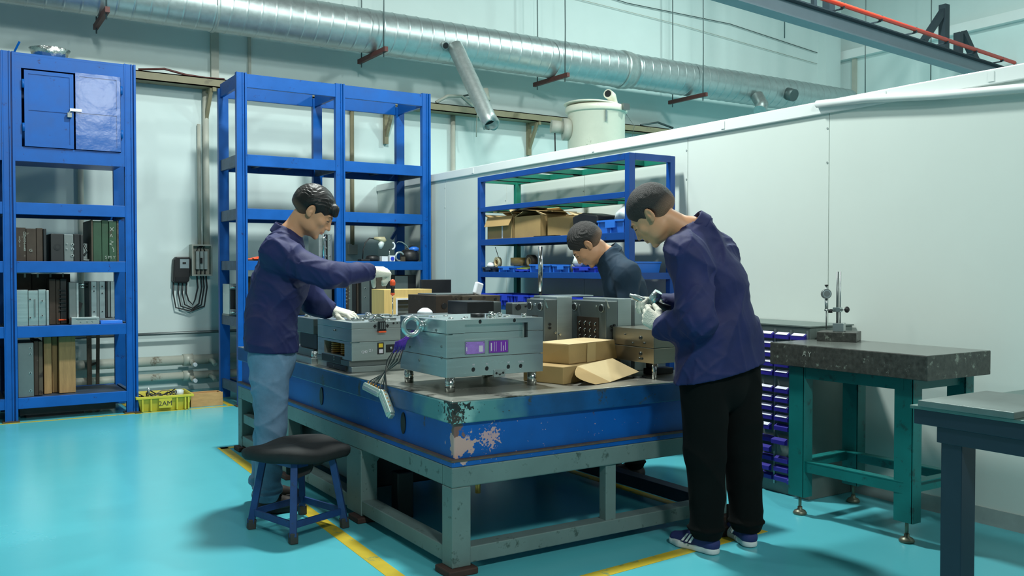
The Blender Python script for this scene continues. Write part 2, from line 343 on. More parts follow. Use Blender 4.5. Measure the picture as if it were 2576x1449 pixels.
MB().tube([(4.88, 9.052, 3.788), (4.88, 9.038, 3.781)], .034, 20).build('port_hole', M['black'], D)
MB().tube([(9.95, 9.1, 3.75), (9.95, 9.0, 3.6), (9.85, 8.95, 3.5)], .09, 18).build('small_branch', M['galvd'], D)
MB().tube([(10.6, 9.12, 3.85), (10.6, 8.98, 3.80)], .09, 18).build('port_collar', M['rod'], D)
for i, (x, lb) in enumerate(((1.35, 'duct hanger left of the tall empty blue rack, above the wall cabinet'), (4.10, 'duct hanger with red-brown angle above the tall empty blue rack'), (6.50, 'duct hanger with red-brown angle left of the cream hopper'), (8.80, 'duct hanger with red-brown angle right of the cream hopper'))):
    h = thing('duct_hanger', lb, 'hanger', (x, 9.3, 3.6), 'duct hangers')
    MB().bar((x, 8.93, 3.625), (x, 9.67, 3.625), .04, .05).build('angle_bracket', M['bracket'], h)
    for y in (9.0, 9.6):
        MB().tube([(x, y, 3.55), (x+.004, y, 4.2), (x-.006, y, 5.2), (x, y, 7.4)], .0075, 8).build('hanger_rod', M['rod'], h)
# thin hanging cables further right
for i, (x, y, zb, lb) in enumerate(((10.9, 8.0, 3.3, 'thin cable hanging left of the white wall pilaster'), (11.8, 7.6, 3.3, 'thin cable hanging right of the white wall pilaster'), (12.3, 5.4, 2.8, 'thin cable hanging below the middle of the crane beam'), (12.5, 4.6, 2.8, 'thin cable hanging at the right end of the crane beam'), (9.6, 8.3, 4.35, 'short thin cable ending behind the crane beam'))):
    tag(MB().tube([(x, y, zb), (x-.01, y, zb+1), (x, y, 7.2)], .008, 6).build('hanging_cable', M['rod']), lb, 'cable', 'thin cables hanging from the ceiling')
c = thing('wall_camera', 'small grey cylinder on a wall arm under the duct', 'bracket', (5.75, 9.7, 3.35))
MB().cyl((5.72, 9.62, 3.48), (5.74, 9.60, 3.33), .055, n=16).build('housing', M['conduit'], c)
MB().bar((5.55, YB, 3.42), (5.7, 9.64, 3.44), .018).build('arm', M['rod'], c)
MB().tube([(5.66, 9.66, 3.40), (5.65, 9.68, 3.0), (5.66, 9.7, 2.9)], .006, 6).build('cord', M['conduit'], c)

# crane runway beam with orange conductor rail
cb = thing('crane_beam', 'grey steel crane beam crossing the upper right corner', 'beam', (9, 6.7, 3.9))
A = Vector((5.6, 6.32, 3.9)); B = Vector((12.75, 7.145, 3.9))
dd = (B-A).normalized(); nn = Vector((-dd.y, dd.x, 0))
def bb(off, z0, z1, w0, w1, name, m):
    p = [A+nn*w0, B+nn*w0, B+nn*w1, A+nn*w1]
    return MB().prism([Vector((q.x, q.y, z0)) for q in p], (0, 0, z1-z0)).build(name, m, cb)
bb(0, 3.895, 3.912, .05, -.12, 'flange', M['beam']); bb(0, 3.912, 4.075, -.03, -.045, 'web', M['beam']); bb(0, 4.075, 4.09, .05, -.12, 'flange', M['beamd'])
bb(0, 4.09, 4.12, -.01, -.06, 'crane_rail', M['beamd'])
cr = thing('conductor_rail', 'bright orange-red conductor rail running along the crane beam', 'rail', (9, 6.5, 4.2))
a2 = A-nn*.18; b2 = B-nn*.18
MB().tube([Vector((a2.x, a2.y, 4.155)), Vector((b2.x, b2.y, 4.155))], .026, 8).build('rail', M['red'], cr)
for i in range(9):
    p = a2.lerp(b2, (i+.5)/9); q = A.lerp(B, (i+.5)/9)
    MB().bar(Vector((p.x, p.y, 4.115)), Vector((q.x, q.y, 4.115))-nn*.06, .015).build('clip_arm', M['beamd'], cr)
    MB().bar(Vector((p.x, p.y, 4.145))-dd*.012, Vector((p.x, p.y, 4.145))+dd*.012, .040, .06).build('clip', M['beamd'], cr)
# roof brackets behind the beam
k = thing('steel_bracket', 'dark steel post with diagonal braces behind the crane beam', 'bracket', (11.7, 7.3, 4.1))
for a_, b_, w_ in (((11.62, 7.3, 4.16), (11.62, 7.3, 4.86), .10), ((11.62, 7.3, 4.80), (11.15, 7.3, 4.30), .075), ((11.96, 7.3, 4.1), (11.96, 7.3, 4.53), .09), ((12.06, 7.3, 4.55), (12.42, 7.3, 4.15), .085)):
    MB().bar(a_, b_, w_).build('steel_member', M['beamd'], k)
k = thing('steel_bracket', 'dark steel post cut by the top edge above the orange rail', 'bracket', (8.8, 7, 4.2))
MB().bar((8.85, 7.0, 4.22), (8.85, 7.0, 5.4), .10).build('steel_member', M['beamd'], k); MB().bar((8.65, 7.05, 4.25), (8.65, 7.05, 5.4), .05).build('steel_member', M['beamd'], k)

# tan beam on the back wall with brackets
tb = thing('wall_beam', 'tan steel beam carried on brackets along the back wall', 'beam', (4, 9.7, 3.2))
MB().box(-4, 8.9, YB-.22, YB-.20, 3.17, 3.26).box(-4, 8.9, YB-.22, YB-.06, 3.25, 3.26).box(-4, 8.9, YB-.22, YB-.03, 3.17, 3.18).build('channel', M['olive'], tb)
for x in (2.44, 4.52, 6.55):
    MB().bar((x, YB-.03, 2.75), (x, YB-.03, 3.17), .05).bar((x, YB-.03, 2.82), (x+.02, YB-.2, 3.16), .035).bar((x, YB-.02, 3.15), (x+.05, YB-.22, 3.15), .04).build('support_bracket', M['olive'], tb)
tag(MB().tube([(1.75, 9.72, 3.275), (2.0, 9.72, 3.31), (2.2, 9.7, 3.27), (2.4, 9.7, 3.26), (2.6, 9.72, 3.27)], .012, 6).build('loose_hose', M['bracket']), 'brown hose lying on the tan wall beam left of the empty rack', 'hose')
tag(MB().tube([(5.1, 9.7, 3.27), (5.25, 9.68, 3.36), (5.45, 9.7, 3.38), (5.6, 9.68, 3.27)], .02, 8).tube([(5.45, 9.7, 3.37), (5.62, 9.66, 3.26)], .006, 6).build('loose_cable', M['conduit']), 'white cable loop lying on the tan wall beam behind the branch pipe', 'cable')
tag(MB().tube([(8.3, 9.7, 3.27), (8.6, 9.68, 3.33), (8.9, 9.7, 3.28)], .015, 6).build('loose_cable', M['rod']), 'dark cable on the right end of the tan wall beam', 'cable')
# conduits
for pts, r, m, lb, nm in (
  (((2.44, YB-.04, 1.5), (2.44, YB-.04, 3.17)), .034, 'conduit', 'fat grey vertical conduit above the breaker box', 'wall_conduit'),
  (((2.37, YB-.03, 1.52), (2.37, YB-.03, 2.8)), .018, 'conduit', 'thin grey vertical conduit beside the fat one above the breaker box', 'wall_conduit'),
  (((5.42, YB-.04, 0), (5.42, YB-.04, 3.17)), .03, 'conduit', 'tan vertical conduit left of the hanging branch pipe', 'wall_conduit'),
  (((4.09, YB-.04, 1.55), (4.09, YB-.04, 3.17)), .024, 'olive', 'tan vertical conduit seen through the tall empty rack', 'wall_conduit'),
  (((1.23, YB-.04, .6), (1.23, YB-.04, 3.17)), .026, 'conduit', 'grey vertical conduit seen through the left storage rack', 'wall_conduit')):
    tag(MB().tube(pts, r, 12).build(nm, M[m]), lb, 'conduit')
tag(MB().box(2.9, 2.93, YB-.03, YB, 3.26, 4.6).build('wall_strip', M['conduit']), 'thin grey vertical strip on the wall above the empty rack', 'strip')
tag(MB().box(4.04, 4.15, YB-.06, YB, 1.44, 1.56).build('socket_box', M['conduit'], bev=.006), 'small brown socket box on the wall behind the desk lamps', 'socket')
# breaker box, meter and their cables
bx = thing('breaker_box', 'open grey breaker box with white switches on the back wall', 'electrical box', (2.37, YB-.1, 1.2))
MB().box(2.27, 2.48, YB-.03, YB, 1.20, 1.53).box(2.27, 2.285, YB-.12, YB-.0301, 1.2151, 1.5149).box(2.465, 2.48, YB-.12, YB-.0301, 1.2151, 1.5149).box(2.27, 2.48, YB-.12, YB-.0301, 1.515, 1.53).box(2.27, 2.48, YB-.12, YB-.0301, 1.20, 1.215).build('box_shell', M['conduit'], bx)
for i in range(3): MB().box(2.318+.042*i, 2.352+.042*i, YB-.10, YB-.03, 1.27, 1.46).build('breaker_pole', M['ivory'], bx, bev=.004)
MB().box(2.36, 2.376, YB-.125, YB-.10, 1.33, 1.39).build('switch_lever', M['black'], bx)
for i in range(3): MB().tube([(2.33+.042*i, YB-.07, 1.46), (2.345+.03*i, YB-.06, 1.5), (2.40+.01*i, YB-.05, 1.52)], .006, 6).tube([(2.33+.042*i, YB-.07, 1.27), (2.33+.042*i, YB-.07, 1.21)], .006, 6).build('lead', M['wire'], bx)
mt = thing('electric_meter', 'dark electric meter with a small display on the back wall', 'meter', (2.18, YB-.1, 1.13))
MB().prism([(2.085, YB, 1.15), (2.095, YB, 1.37), (2.12, YB, 1.40), (2.25, YB, 1.40), (2.27, YB, 1.37), (2.25, YB, 1.15), (2.22, YB, 1.12), (2.10, YB, 1.13)], (0, -.09, 0)).build('meter_case', M['black'], mt, bev=.01)
MB().box(2.155, 2.245, YB-.098, YB-.09, 1.28, 1.375).build('meter_window', M['glass'], mt); MB().box(2.18, 2.215, YB-.101, YB-.097, 1.325, 1.345).build('display', M['black'], mt)
MB().box(2.11, 2.24, YB-.1, YB-.09, 1.14, 1.19).build('terminal_cover', M['blacksteel'], mt)
for i, (xa, xb, dz) in enumerate(((2.10, 2.44, .29), (2.15, 2.41, .275), (2.19, 2.385, .26), (2.23, 2.345, .22))):
    tag(MB().tube([(xa, YB-.05, 1.14), (xa-.005, YB-.05, 1.02), (xa+.02, YB-.05, 1.14-dz+.02), (.5*xa+.5*xb, YB-.06, 1.14-dz-.02), (xb-.03, YB-.05, 1.14-dz+.03), (xb, YB-.05, 1.08), (xb-.01, YB-.05, 1.2)], .0075, 8).build('power_cable', M['wire']),
        ('outermost', 'second', 'third', 'innermost')[i]+' of the black cables looping from meter to breaker box', 'cable', 'black cables under the meter')
# floor pipes and rail
for z, r, lb in ((.33, .05, 'upper fat stained white pipe along the back wall'), (.165, .042, 'lower fat stained white pipe along the back wall')):
    p = thing('wall_pipe', lb, 'pipe', (1.5, 9.72, z), 'fat white pipes near the floor')
    MB().tube([(-4, 9.74, z), (4.3, 9.74, z)], r, 20).build('pipe', M['pipe'], p)
    for xx in (2.16, 3.4): MB().tube([(xx, 9.74, z), (xx+.10, 9.74, z)], r+.012, 20).tube([(xx+.07, 9.74, z), (xx+.08, 9.62, z-.03)], .026, 12).build('tee_fitting', M['pipe'], p)
    MB().tube([(2.245, 9.60, z-.035), (2.25, 9.57, z-.04)], .02, 12).build('white_cap', M['white'], p)
    MB().tube([(2.42, 9.74, z), (2.44, 9.62, z-.02), (2.45, 9.58, z-.05)], .022, 10).build('elbow', M['pipe'], p)
tag(MB().tube([(1.0, 9.80, .60), (2.5, 9.80, .61), (4.2, 9.80, .62)], .016, 10).build('handrail_pipe', M['steeld']), 'thin dark pipe running level above the fat white pipes', 'pipe')
tag(MB().bar((1.265, 9.66, 0), (1.265, 9.66, .64), .04).bar((1.33, 9.62, 0), (1.345, 9.66, .64), .03).bar((1.265, 9.66, .33), (1.33, 9.62, .36), .02).build('pipe_stand', M['rust']), 'rusty steel stand holding the white pipes behind the left rack', 'stand')

# hopper behind the partition
hp = thing('hopper', 'cream round hopper with lid standing behind the white partition', 'hopper', (6.6, 8.5, 0))
hx, hy = 6.57, 8.47
MB().lathe([(.30, 2.15), (.335, 2.25), (.335, 3.10), (.345, 3.11)], (hx, hy, 0), 40).build('tank', M['cream'], hp)
MB().lathe([(.352, 3.09), (.362, 3.10), (.362, 3.15), (.352, 3.165)], (hx, hy, 0), 40).build('rim', M['cream'], hp)
MB().lathe([(.34, 3.165), (.35, 3.175), (.33, 3.185)], (hx, hy, 0), 36).xf(Matrix.Translation((hx-.04, hy, 3.17)) @ Matrix.Rotation(.07, 4, 'Y') @ Matrix.Translation((-hx, -hy, -3.17))).build('lid', M['cream'], hp)
MB().tube([(hx+.16, hy-.1, 3.16), (hx+.17, hy-.1, 3.22), (hx+.13, hy-.12, 3.29), (hx+.03, hy-.18, 3.30)], .055, 18).build('elbow_pipe', M['cream'], hp)
MB().tube([(hx+.05, hy-.17, 3.30), (hx+.026, hy-.182, 3.302)], .04, 16).build('elbow_mouth', M['black'], hp)
MB().box(hx+.10, hx+.19, hy-.38, hy-.30, 3.10, 3.17).build('latch', M['steeld'], hp); MB().bar((hx-.12, hy-.335, 3.08), (hx-.12, hy-.335, 2.95), .02).build('hasp', M['steel2'], hp)
MB().tube([(hx-.29, hy+.12, 2.90), (hx-.37, hy+.16, 2.90)], .13, 24).tube([(hx-.36, hy+.15, 2.92), (hx-.50, hy+.21, 2.93)], .075, 20).build('motor', M['conduit'], hp)
MB().tube([(hx-.46, hy+.19, 2.86), (hx-.45, hy+.19, 2.5)], .008, 6).build('motor_cable', M['wire'], hp)
MB().tube([(hx+.27, hy-.2, 3.1), (hx+.37, hy-.25, 2.95), (hx+.30, hy-.25, 2.7)], .003, 6).build('loose_wire', M['rod'], hp)
for i in range(4):
    a = PI/4+i*PI/2; MB().cyl((hx+.28*math.cos(a), hy+.28*math.sin(a), 0), (hx+.28*math.cos(a), hy+.28*math.sin(a), 2.2), .03, n=10).build('leg', M['cream'], hp)

# ------------------------------------------------------------------ tall blue racks at the back
def post(x0, x1, yf, yb, z1, front=True):
    """grooved channel post"""
    w = x1-x0
    if front: poly = [(x0, yf), (x0+.008, yf), (x0+.012, yf+.012), (x0+w*.55, yf+.012), (x0+w*.58, yf+.002), (x0+w*.68, yf+.002), (x0+w*.70, yf+.022), (x0+w*.80, yf+.022), (x0+w*.82, yf), (x1, yf), (x1, yb), (x0, yb)]
    else: poly = [(x0, yf), (x1, yf), (x1, yb), (x0, yb)]
    return MB().prism([(a, b, .012) for a, b in poly], (0, 0, z1-.012))
def rack(name, label, bays, yf, yb, ztop, levels, loc, top=True, cross=True):
    """bays: post left edges; levels: (z of shelf top, beam height, has deck)"""
    t = thing(name, label, 'shelf', loc, 'tall blue steel storage racks')
    w = .095
    for x in bays:
        post(x, x+w, yf, yf+.055, ztop).build('post', M['blue'], t)
        post(x, x+w, yb-.055, yb, ztop-.05, False).build('post', M['blue'], t)
        MB().box(x-.02, x+w+.01, yf-.02, yf+.08, 0, .012).build('foot_plate', M['rust'], t)
    for z, h, deck in levels:
        for x, x2 in zip(bays[:-1], bays[1:]):
            MB().box(x+w, x2, yf+.004, yf+.034, z-h, z).build('beam', M['blue'], t, bev=.003)
            MB().box(x+w, x2, yb-.034, yb-.004, z-h, z).build('beam', M['blue'], t, bev=.003)
            if deck:
                MB().box(x+w, x2, yf+.034, yb-.034, z-.012, z-.004).build('shelf_deck', M['deck'], t)
                n = 3 if x2-x > .9 else 2
                for i in range(1, n): MB().box(x+(x2-x)*i/n, x+(x2-x)*i/n+.03, yf+.034, yb-.034, z-.06, z-.012).build('cross_bar', M['rackside'], t)
        for x in bays:
            MB().box(x+.015, x+.045, yf+.055, yb-.055, z-h, z).build('end_beam', M['blue'] if not deck else M['rackside'], t)
    return t
r1 = rack('storage_rack', 'tall blue storage rack at the left edge with a locked cabinet on top', [-.64, .48, 1.42], 8.54, 9.2, 3.07,
     [(1.828, .10, True), (1.339, .095, True), (.796, .095, True), (.198, .09, True)], (.95, 8.87, 0))
for x0, x1 in ((-.545, .48), (.575, 1.42)):
    MB().box(x0, x1, 8.5705, 9.149, 2.19, 2.22).build('cabinet_floor', M['blue'], r1); MB().box(x0, x1, 9.15, 9.17, 2.19, 3.044).build('cabinet_back', M['blue'], r1)
    for xa in (x0, x1-.012): MB().box(xa, xa+.012, 8.5705, 9.149, 2.221, 3.044).build('cabinet_side', M['blue'], r1)
    MB().box(x0, x1, 8.545, 9.17, 3.045, 3.065).build('cabinet_roof', M['blue'], r1)
    MB().box(x0, x1, 8.545, 8.57, 2.941, 3.0445).box(x0, x1, 8.545, 8.57, 2.17, 2.29).box(x0, x0+.05, 8.545, 8.57, 2.2902, 2.9408).box(x1-.03, x1, 8.545, 8.57, 2.2902, 2.9408).build('cabinet_frame', M['blue'], r1)
def door(x0, x1, z0, z1, m, hinge):
    d = MB().box(x0, x1, 8.532, 8.544, z0, z1).build('cabinet_door', m, r1, bev=.002)
    for a in ((x0, x1, z0, z0+.03), (x0, x1, z1-.03, z1), (x0, x0+.03, z0+.0301, z1-.0301), (x1-.03, x1, z0+.0301, z1-.0301), (x0+.0301, x1-.0301, (z0+z1)/2-.015, (z0+z1)/2+.03)):
        MB().box(a[0], a[1], 8.526, 8.532, a[2], a[3]).build('door_frame', M['blue'] if m is not M['bluedoor'] else M['bluedoor'], d)
    for z in (z0+.12, z1-.15): MB().cyl((hinge, 8.528, z), (hinge, 8.528, z+.07), .01, n=10).build('hinge', M['blue'], d)
    return d
door(.645, 1.015, 2.295, 2.925, M['blue'], .637); d2 = door(1.03, 1.385, 2.295, 2.945, M['bluedoor'], 1.395)
d0 = door(-.50, -.05, 2.295, 2.925, M['blue'], -.51); d0 = door(-.03, .42, 2.295, 2.925, M['blue'], .43)
lk = MB().box(.985, 1.075, 8.508, 8.526, 2.612, 2.635).build('hasp', M['steel2'], r1)
pl = tag(MB().tube([(.985, 8.505, 2.61), (.975, 8.502, 2.585)], .005, 8).box(.962, .998, 8.49, 8.518, 2.555, 2.595).build('padlock', M['steeld'], bev=.003), 'small padlock hanging on the blue cabinet doors', 'padlock')
MB().bar((.575, 8.56, 3.06), (.615, 8.52, 3.15), .02, .004).build('bent_tab', M['blue'], r1)
tag(MB().lathe([(.11, 0), (.115, .002), (.165, .10), (.162, .102), (.112, .008), (.0, .008)], (.865, 8.8, 3.068), 28).build('foil_bowl', M['foil']), 'shiny crumpled foil bowl on top of the left blue cabinet', 'bowl')

r2 = rack('storage_rack', 'tall two-bay blue rack behind the left worker, its top shelves empty', [2.357, 3.318, 4.26], 8.40, 9.08, 3.085,
     [(3.075, .125, False), (2.335, .105, True), (1.835, .10, True), (1.35, .088, True), (.825, .09, True), (.2, .09, True)], (3.35, 8.74, 0))
MB().bar((4.33, 9.03, 1.80), (4.20, 9.03, 1.60), .03).build('gusset', M['blue'], r2)

# ---- mould blocks on racks: plates side by side, each plate a part
def mould(name, label, x0, x1, y0, y1, z0, z1, cuts, mats, group=None, holes=(), gap=.003, cat='steel block', vert=True):
    """a block made of plates; cuts = relative widths; vert: plates stand side by side along x, else stacked in z"""
    t = thing(name, label, cat, ((x0+x1)/2, (y0+y1)/2, z0), group)
    s = sum(cuts); a = 0
    for i, c in enumerate(cuts):
        m = mats[i % len(mats)]; dy = .006*((i*7) % 3)
        if vert: xa = x0+(x1-x0)*a/s; xb = x0+(x1-x0)*(a+c)/s; MB().box(xa, xb-gap, y0+dy, y1, z0, z1-.006*((i*5) % 2)).build('plate', M[m], t, bev=.003)
        else: za = z0+(z1-z0)*a/s; zb = z0+(z1-z0)*(a+c)/s; MB().box(x0+dy/2, x1-dy/2, y0+dy, y1, za, zb-gap).build('plate', M[m], t, bev=.003)
        a += c
    for hx, hz, hr in holes:
        MB().tube([(hx, y0+.001, hz), (hx, y0-.004, hz)], hr*1.25, 14).build('bolt_collar', M['steel2'] if hr < .012 else M['blacksteel'], t)
        MB().tube([(hx, y0, hz), (hx, y0-.006, hz)], hr*.7, 12).build('bolt_hole', M['black'], t)
    return t
F = 8.585
t = mould('mould_block', 'brown steel mould block with stamped white characters on the left rack', .575, .805, F, 9.1, 1.339, 1.62, [3, 3, 2, 1], ['rust2', 'rust2', 'rust2', 'blacksteel'], 'mould blocks on the left rack', cat='mould')
for i, s in enumerate('DNEXZLEB'): text(s, .028, M['chalk'], t, (.64, F-.002, 1.575-i*.02), RX, 'stamped_letters')
for i, s in enumerate('00DF-4'): text(s, .02, M['chalk'], t, (.602, F-.002, 1.54-i*.015), RX, 'stamped_letters')
text('G', .035, M['chalk'], t, (.685, F-.002, 1.43), RX, 'stamped_letters')
t = mould('mould_block', 'black and grey mould block with small bright bolts on the left rack', .835, 1.09, F, 9.0, 1.339, 1.575, [3.2, 2.4, 1.6, .8], ['black', 'steeld', 'blacksteel', 'black'], 'mould blocks on the left rack', holes=((.958, 1.49, .006), (.958, 1.445, .006), (1.002, 1.485, .009), (1.002, 1.445, .009), (1.0, 1.39, .01), (.885, 1.46, .022)), cat='mould')
t = mould('mould_block', 'dark green mould block with chalk marks on the left rack', 1.15, 1.375, F, 9.1, 1.339, 1.70, [.5, 2.2, 1.8, 2, .6], ['rust', 'greenmould', 'greenmould', 'greenmould', 'rust'], 'mould blocks on the left rack', cat='mould')
text('S M Y', .036, M['chalk'], t, (1.30, F-.002, 1.375), RX, 'chalk_marks'); text('X', .05, M['chalk'], t, (1.315, F-.002, 1.62), RX, 'chalk_marks'); text('A', .04, M['chalk'], t, (1.31, F-.002, 1.565), RX, 'chalk_marks')
text('Z', .05, M['chalk'], t, (1.31, F-.002, 1.50), Euler((PI/2, .4, 0)), 'chalk_marks'); text('J', .05, M['chalk'], t, (1.325, F-.002, 1.45), Euler((PI/2, -.3, 0)), 'chalk_marks')
tag(MB().box(1.105, 1.14, 8.75, 8.79, 1.339, 1.50).bar((1.10, 8.72, 1.36), (1.15, 8.72, 1.35), .02).tube([(1.11, 8.75, 1.49), (1.135, 8.74, 1.43), (1.11, 8.75, 1.39)], .01, 6).build('metal_bracket', M['steel2'], bev=.003), 'small grey metal bracket between the black and green blocks', 'bracket')
# second shelf (z .796)
t = mould('mould_block', 'pale steel mould block of four plates standing on the left rack', .575, .82, F, 8.95, .796, 1.10, [3, 2.6, 2, .8], ['steel', 'steel', 'steel', 'steel2'], 'mould blocks on the left rack', holes=((.675, 1.02, .008), (.765, 1.005, .008), (.675, .865, .008), (.765, .88, .008)), cat='mould')
MB().box(.705, .715, F-.004, F+.002, .87, 1.02).build('inset', M['steeld'], t)
t = mould('mould_block', 'large brown steel block behind the pale four-plate mould', .60, 1.03, 8.98, 9.12, .796, 1.235, [2, 5], ['rust2', 'rust2'], 'mould blocks on the left rack', cat='mould')
for i in range(4): MB().box(.66+.1*i, .675+.1*i, 8.97, 8.975, 1.20, 1.235).build('white_tab', M['conduit'], t)
t = mould('mould_block', 'dark brown ribbed mould block in the middle of the left rack', .835, .975, 8.75, 8.95, .796, 1.19, [3, 2, 3], ['rust2', 'rust2', 'black'], 'mould blocks on the left rack', cat='mould')
for i in range(6): MB().box(.91, .965, 8.743, 8.751, .91+.035*i, .92+.035*i).build('rib', M['blacksteel'], t)
MB().box(.905, .965, 8.74, 8.75, .828, .838).build('orange_mark', M['orange'], t)
t = thing('split_mould', 'opened steel mould of plates and guide rods on the left rack', 'mould', (1.15, 8.8, .796), 'mould blocks on the left rack')
MB().box(.98, 1.035, 8.66, 9.0, .80, 1.16).build('plate', M['steeld'], t, bev=.003); MB().box(1.037, 1.055, 8.66, 8.98, .80, 1.155).build('plate', M['steel2'], t, bev=.002)
for z in (1.14, 1.115): MB().cyl((1.05, 8.75, z), (1.155, 8.75, z), .008, n=10).build('guide_rod', M['chrome'], t)
MB().prism([(1.07, 8.8, .85), (1.105, 8.8, .97), (1.07, 8.8, .99)], (0, .05, 0)).build('cam_plate', M['black'], t)
for a, b, m in ((1.14, 1.155, 'black'), (1.157, 1.20, 'steel'), (1.202, 1.222, 'steeld'), (1.224, 1.268, 'steel'), (1.272, 1.285, 'black'), (1.288, 1.31, 'steeld'), (1.315, 1.345, 'steel2')):
    MB().box(a, b, 8.67, 8.98, .84 if b < 1.27 else .85, 1.165).build('plate', M[m], t, bev=.002)
for x, z in ((1.178, 1.12), (1.245, 1.12), (1.178, 1.08), (1.245, 1.06), (1.178, .9), (1.245, .9)): MB().cyl((x, 8.672, z), (x, 8.664, z), .006, n=8).build('bolt', M['black'], t)
MB().box(.98, 1.345, 8.67, 8.98, .798, .842).build('base_plate', M['steeld'], t)
tag(carve(MB().box(.985, 1.205, 8.56, 8.65, .796, .858).build('slotted_rail', M['steel2'], bev=.002), MB().box(1.02, 1.18, 8.55, 8.575, .832, .842).box(1.05, 1.06, 8.55, 8.57, .81, .82).box(1.10, 1.11, 8.55, 8.57, .81, .82).box(1.14, 1.15, 8.55, 8.57, .81, .82)), 'grey slotted steel rail lying at the front of the left rack', 'rail')
t = tag(MB().box(1.215, 1.39, 8.555, 8.655, .796, .80).box(1.215, 1.39, 8.555, 8.56, .80, .825).box(1.215, 1.39, 8.65, 8.655, .80, .825).box(1.215, 1.22, 8.56, 8.65, .80, .825).box(1.385, 1.39, 8.56, 8.65, .80, .825).build('small_tray', M['bin'], bev=.002), 'small blue plastic tray at the front right of the left rack', 'tray')
tag(MB().box(1.24, 1.37, 8.57, 8.64, .802, .822).build('plastic_packet', M['bag'], bev=.006), 'small clear packet lying in the blue plastic tray', 'packet')
# bottom shelf
t = mould('mould_block', 'tall grey mould plate with bolt holes on the bottom shelf of the left rack', .58, .70, F, 9.0, .198, .655, [1], ['steeld'], 'mould blocks on the left rack', holes=((.672, .61, .008), (.672, .56, .008), (.672, .40, .009), (.672, .25, .009)), cat='mould')
mould('mould_block', 'brown rusty block between the grey plate and the timbers', .705, .775, 8.66, 9.05, .198, .665, [1, 1], ['rust2', 'rust'], 'mould blocks on the left rack', cat='mould')
for i, (a, b, y) in enumerate(((.785, .845, 8.72), (.855, .895, 8.78), (.90, 1.03, 8.70))):
    tag(MB().box(a, b, y, y+.14, .198, .69).build('timber_block', M['plywood'], bev=.004), ('darker left', 'thin middle', 'widest right')[i]+' of the upright timber blocks on the bottom shelf', 'timber', 'timber blocks on the left rack')
tag(MB().box(.6, 1.35, 8.7, 9.05, .03, .10).box(.65, 1.1, 8.75, 9.0, .0, .03).build('steel_scrap', M['blacksteel']), 'dark steel slabs lying on the floor beneath the left rack', 'slab')
# left-hand bay beyond the post: only dark blocks peep out
mould('mould_block', 'dark mould block left of the first blue post at the photo edge', .1, .44, 8.62, 9.1, .198, .62, [2, 3], ['blacksteel', 'rust2'], cat='mould')

# ---- contents of the two-bay rack
t = thing('folded_tarp', 'flat orange sheet with brown edge lying on the empty rack behind the worker', 'sheet', (2.6, 8.6, 1.35))
MB().box(2.46, 2.95, 8.46, 8.62, 1.350, 1.362).build('sheet_layer', M['rust2'], t, bev=.003); MB().box(2.52, 2.93, 8.44, 8.66, 1.364, 1.376).prism([(2.47, 8.5, 1.365), (2.6, 8.5, 1.395), (2.95, 8.5, 1.41), (2.95, 8.5, 1.378), (2.5, 8.5, 1.362)], (0, .10, 0)).build('sheet_layer', M['orange'], t, bev=.003)
t = thing('open_mould', 'small open mould frame standing beside the left post of the empty rack', 'mould', (2.40, 8.75, .83))
for a, b, m in ((2.365, 2.375, 'steel'), (2.38, 2.42, 'blacksteel'), (2.425, 2.44, 'steel2'), (2.47, 2.485, 'steel'), (2.49, 2.51, 'blacksteel')): MB().box(a, b, 8.72, 8.95, .84, 1.13).build('plate', M[m], t, bev=.002)
for z in (.86, 1.10): MB().box(2.37, 2.48, 8.70, 8.74, z-.02, z+.03).build('cross_plate', M['steel2'], t, bev=.003); MB().cyl((2.37, 8.69, z), (2.47, 8.69, z), .009, n=10).build('guide_rod', M['chrome'], t)
MB().box(2.36, 2.51, 8.72, 8.95, .826, .842).build('base_plate', M['steeld'], t)
t = thing('coil_reel', 'white metal reels seen between post and worker on the rack', 'reel', (2.60, 8.6, .83))
for x in (2.56, 2.60): MB().tube([(x+.08*math.cos(a), 8.55, .915+.08*math.sin(a)) for a in [2*PI*k/24 for k in range(24)]], .012, 8, closed=True).tube([(x+.05*math.cos(a), 8.55, .985+.045*math.sin(a)) for a in [2*PI*k/24 for k in range(24)]], .01, 8, closed=True).build('ring', M['white'], t)
tag(MB().box(2.50, 2.7, 8.75, 8.9, .83, 1.2).build('carton', M['rust'], bev=.004), 'tall brown carton behind the white reels on the rack', 'box')
t = mould('mould_block', 'upright pale steel mould with guide rods beside the left worker face', 3.16, 3.30, 8.46, 8.75, 1.35, 1.615, [1.6, 1, .5, 1, .6], ['steel2', 'steel', 'blacksteel', 'steel', 'steel2'], holes=((3.235, 1.56, .006), (3.235, 1.48, .006), (3.235, 1.40, .006), (3.275, 1.56, .006), (3.275, 1.40, .006)), cat='mould')
MB().tube([(3.20, 8.44, 1.36), (3.20, 8.44, 1.57), (3.22, 8.44, 1.60)], .012, 8).build('guide_rod', M['chrome'], t)
t = mould('mould_block', 'dark upright mould with white stamped letters right of the rack centre post', 3.42, 3.58, 8.47, 8.9, .825, 1.22, [1.4, 1, 1.2, .5], ['rust2', 'steeld', 'blacksteel', 'rust2'], 'dark moulds on the rack behind the left worker', cat='mould')
for i, s in enumerate('EMKNYMX'): text(s, .024, M['chalk'], t, (3.448, 8.468, 1.14-i*.035), RX, 'stamped_letters')
for i, s in enumerate('FEATW'): text(s, .02, M['chalk'], t, (3.478, 8.468, 1.12-i*.035), RX, 'stamped_letters')
mould('mould_block', 'dark upright mould with three bright bolts behind the screwdriver arm', 3.60, 3.88, 8.45, 8.9, .825, 1.235, [1.2, 1, 1.5], ['steeld', 'blacksteel', 'rust'], 'dark moulds on the rack behind the left worker', holes=((3.64, 1.08, .008), (3.64, .99, .008), (3.74, 1.03, .006), (3.77, 1.03, .006)), cat='mould')
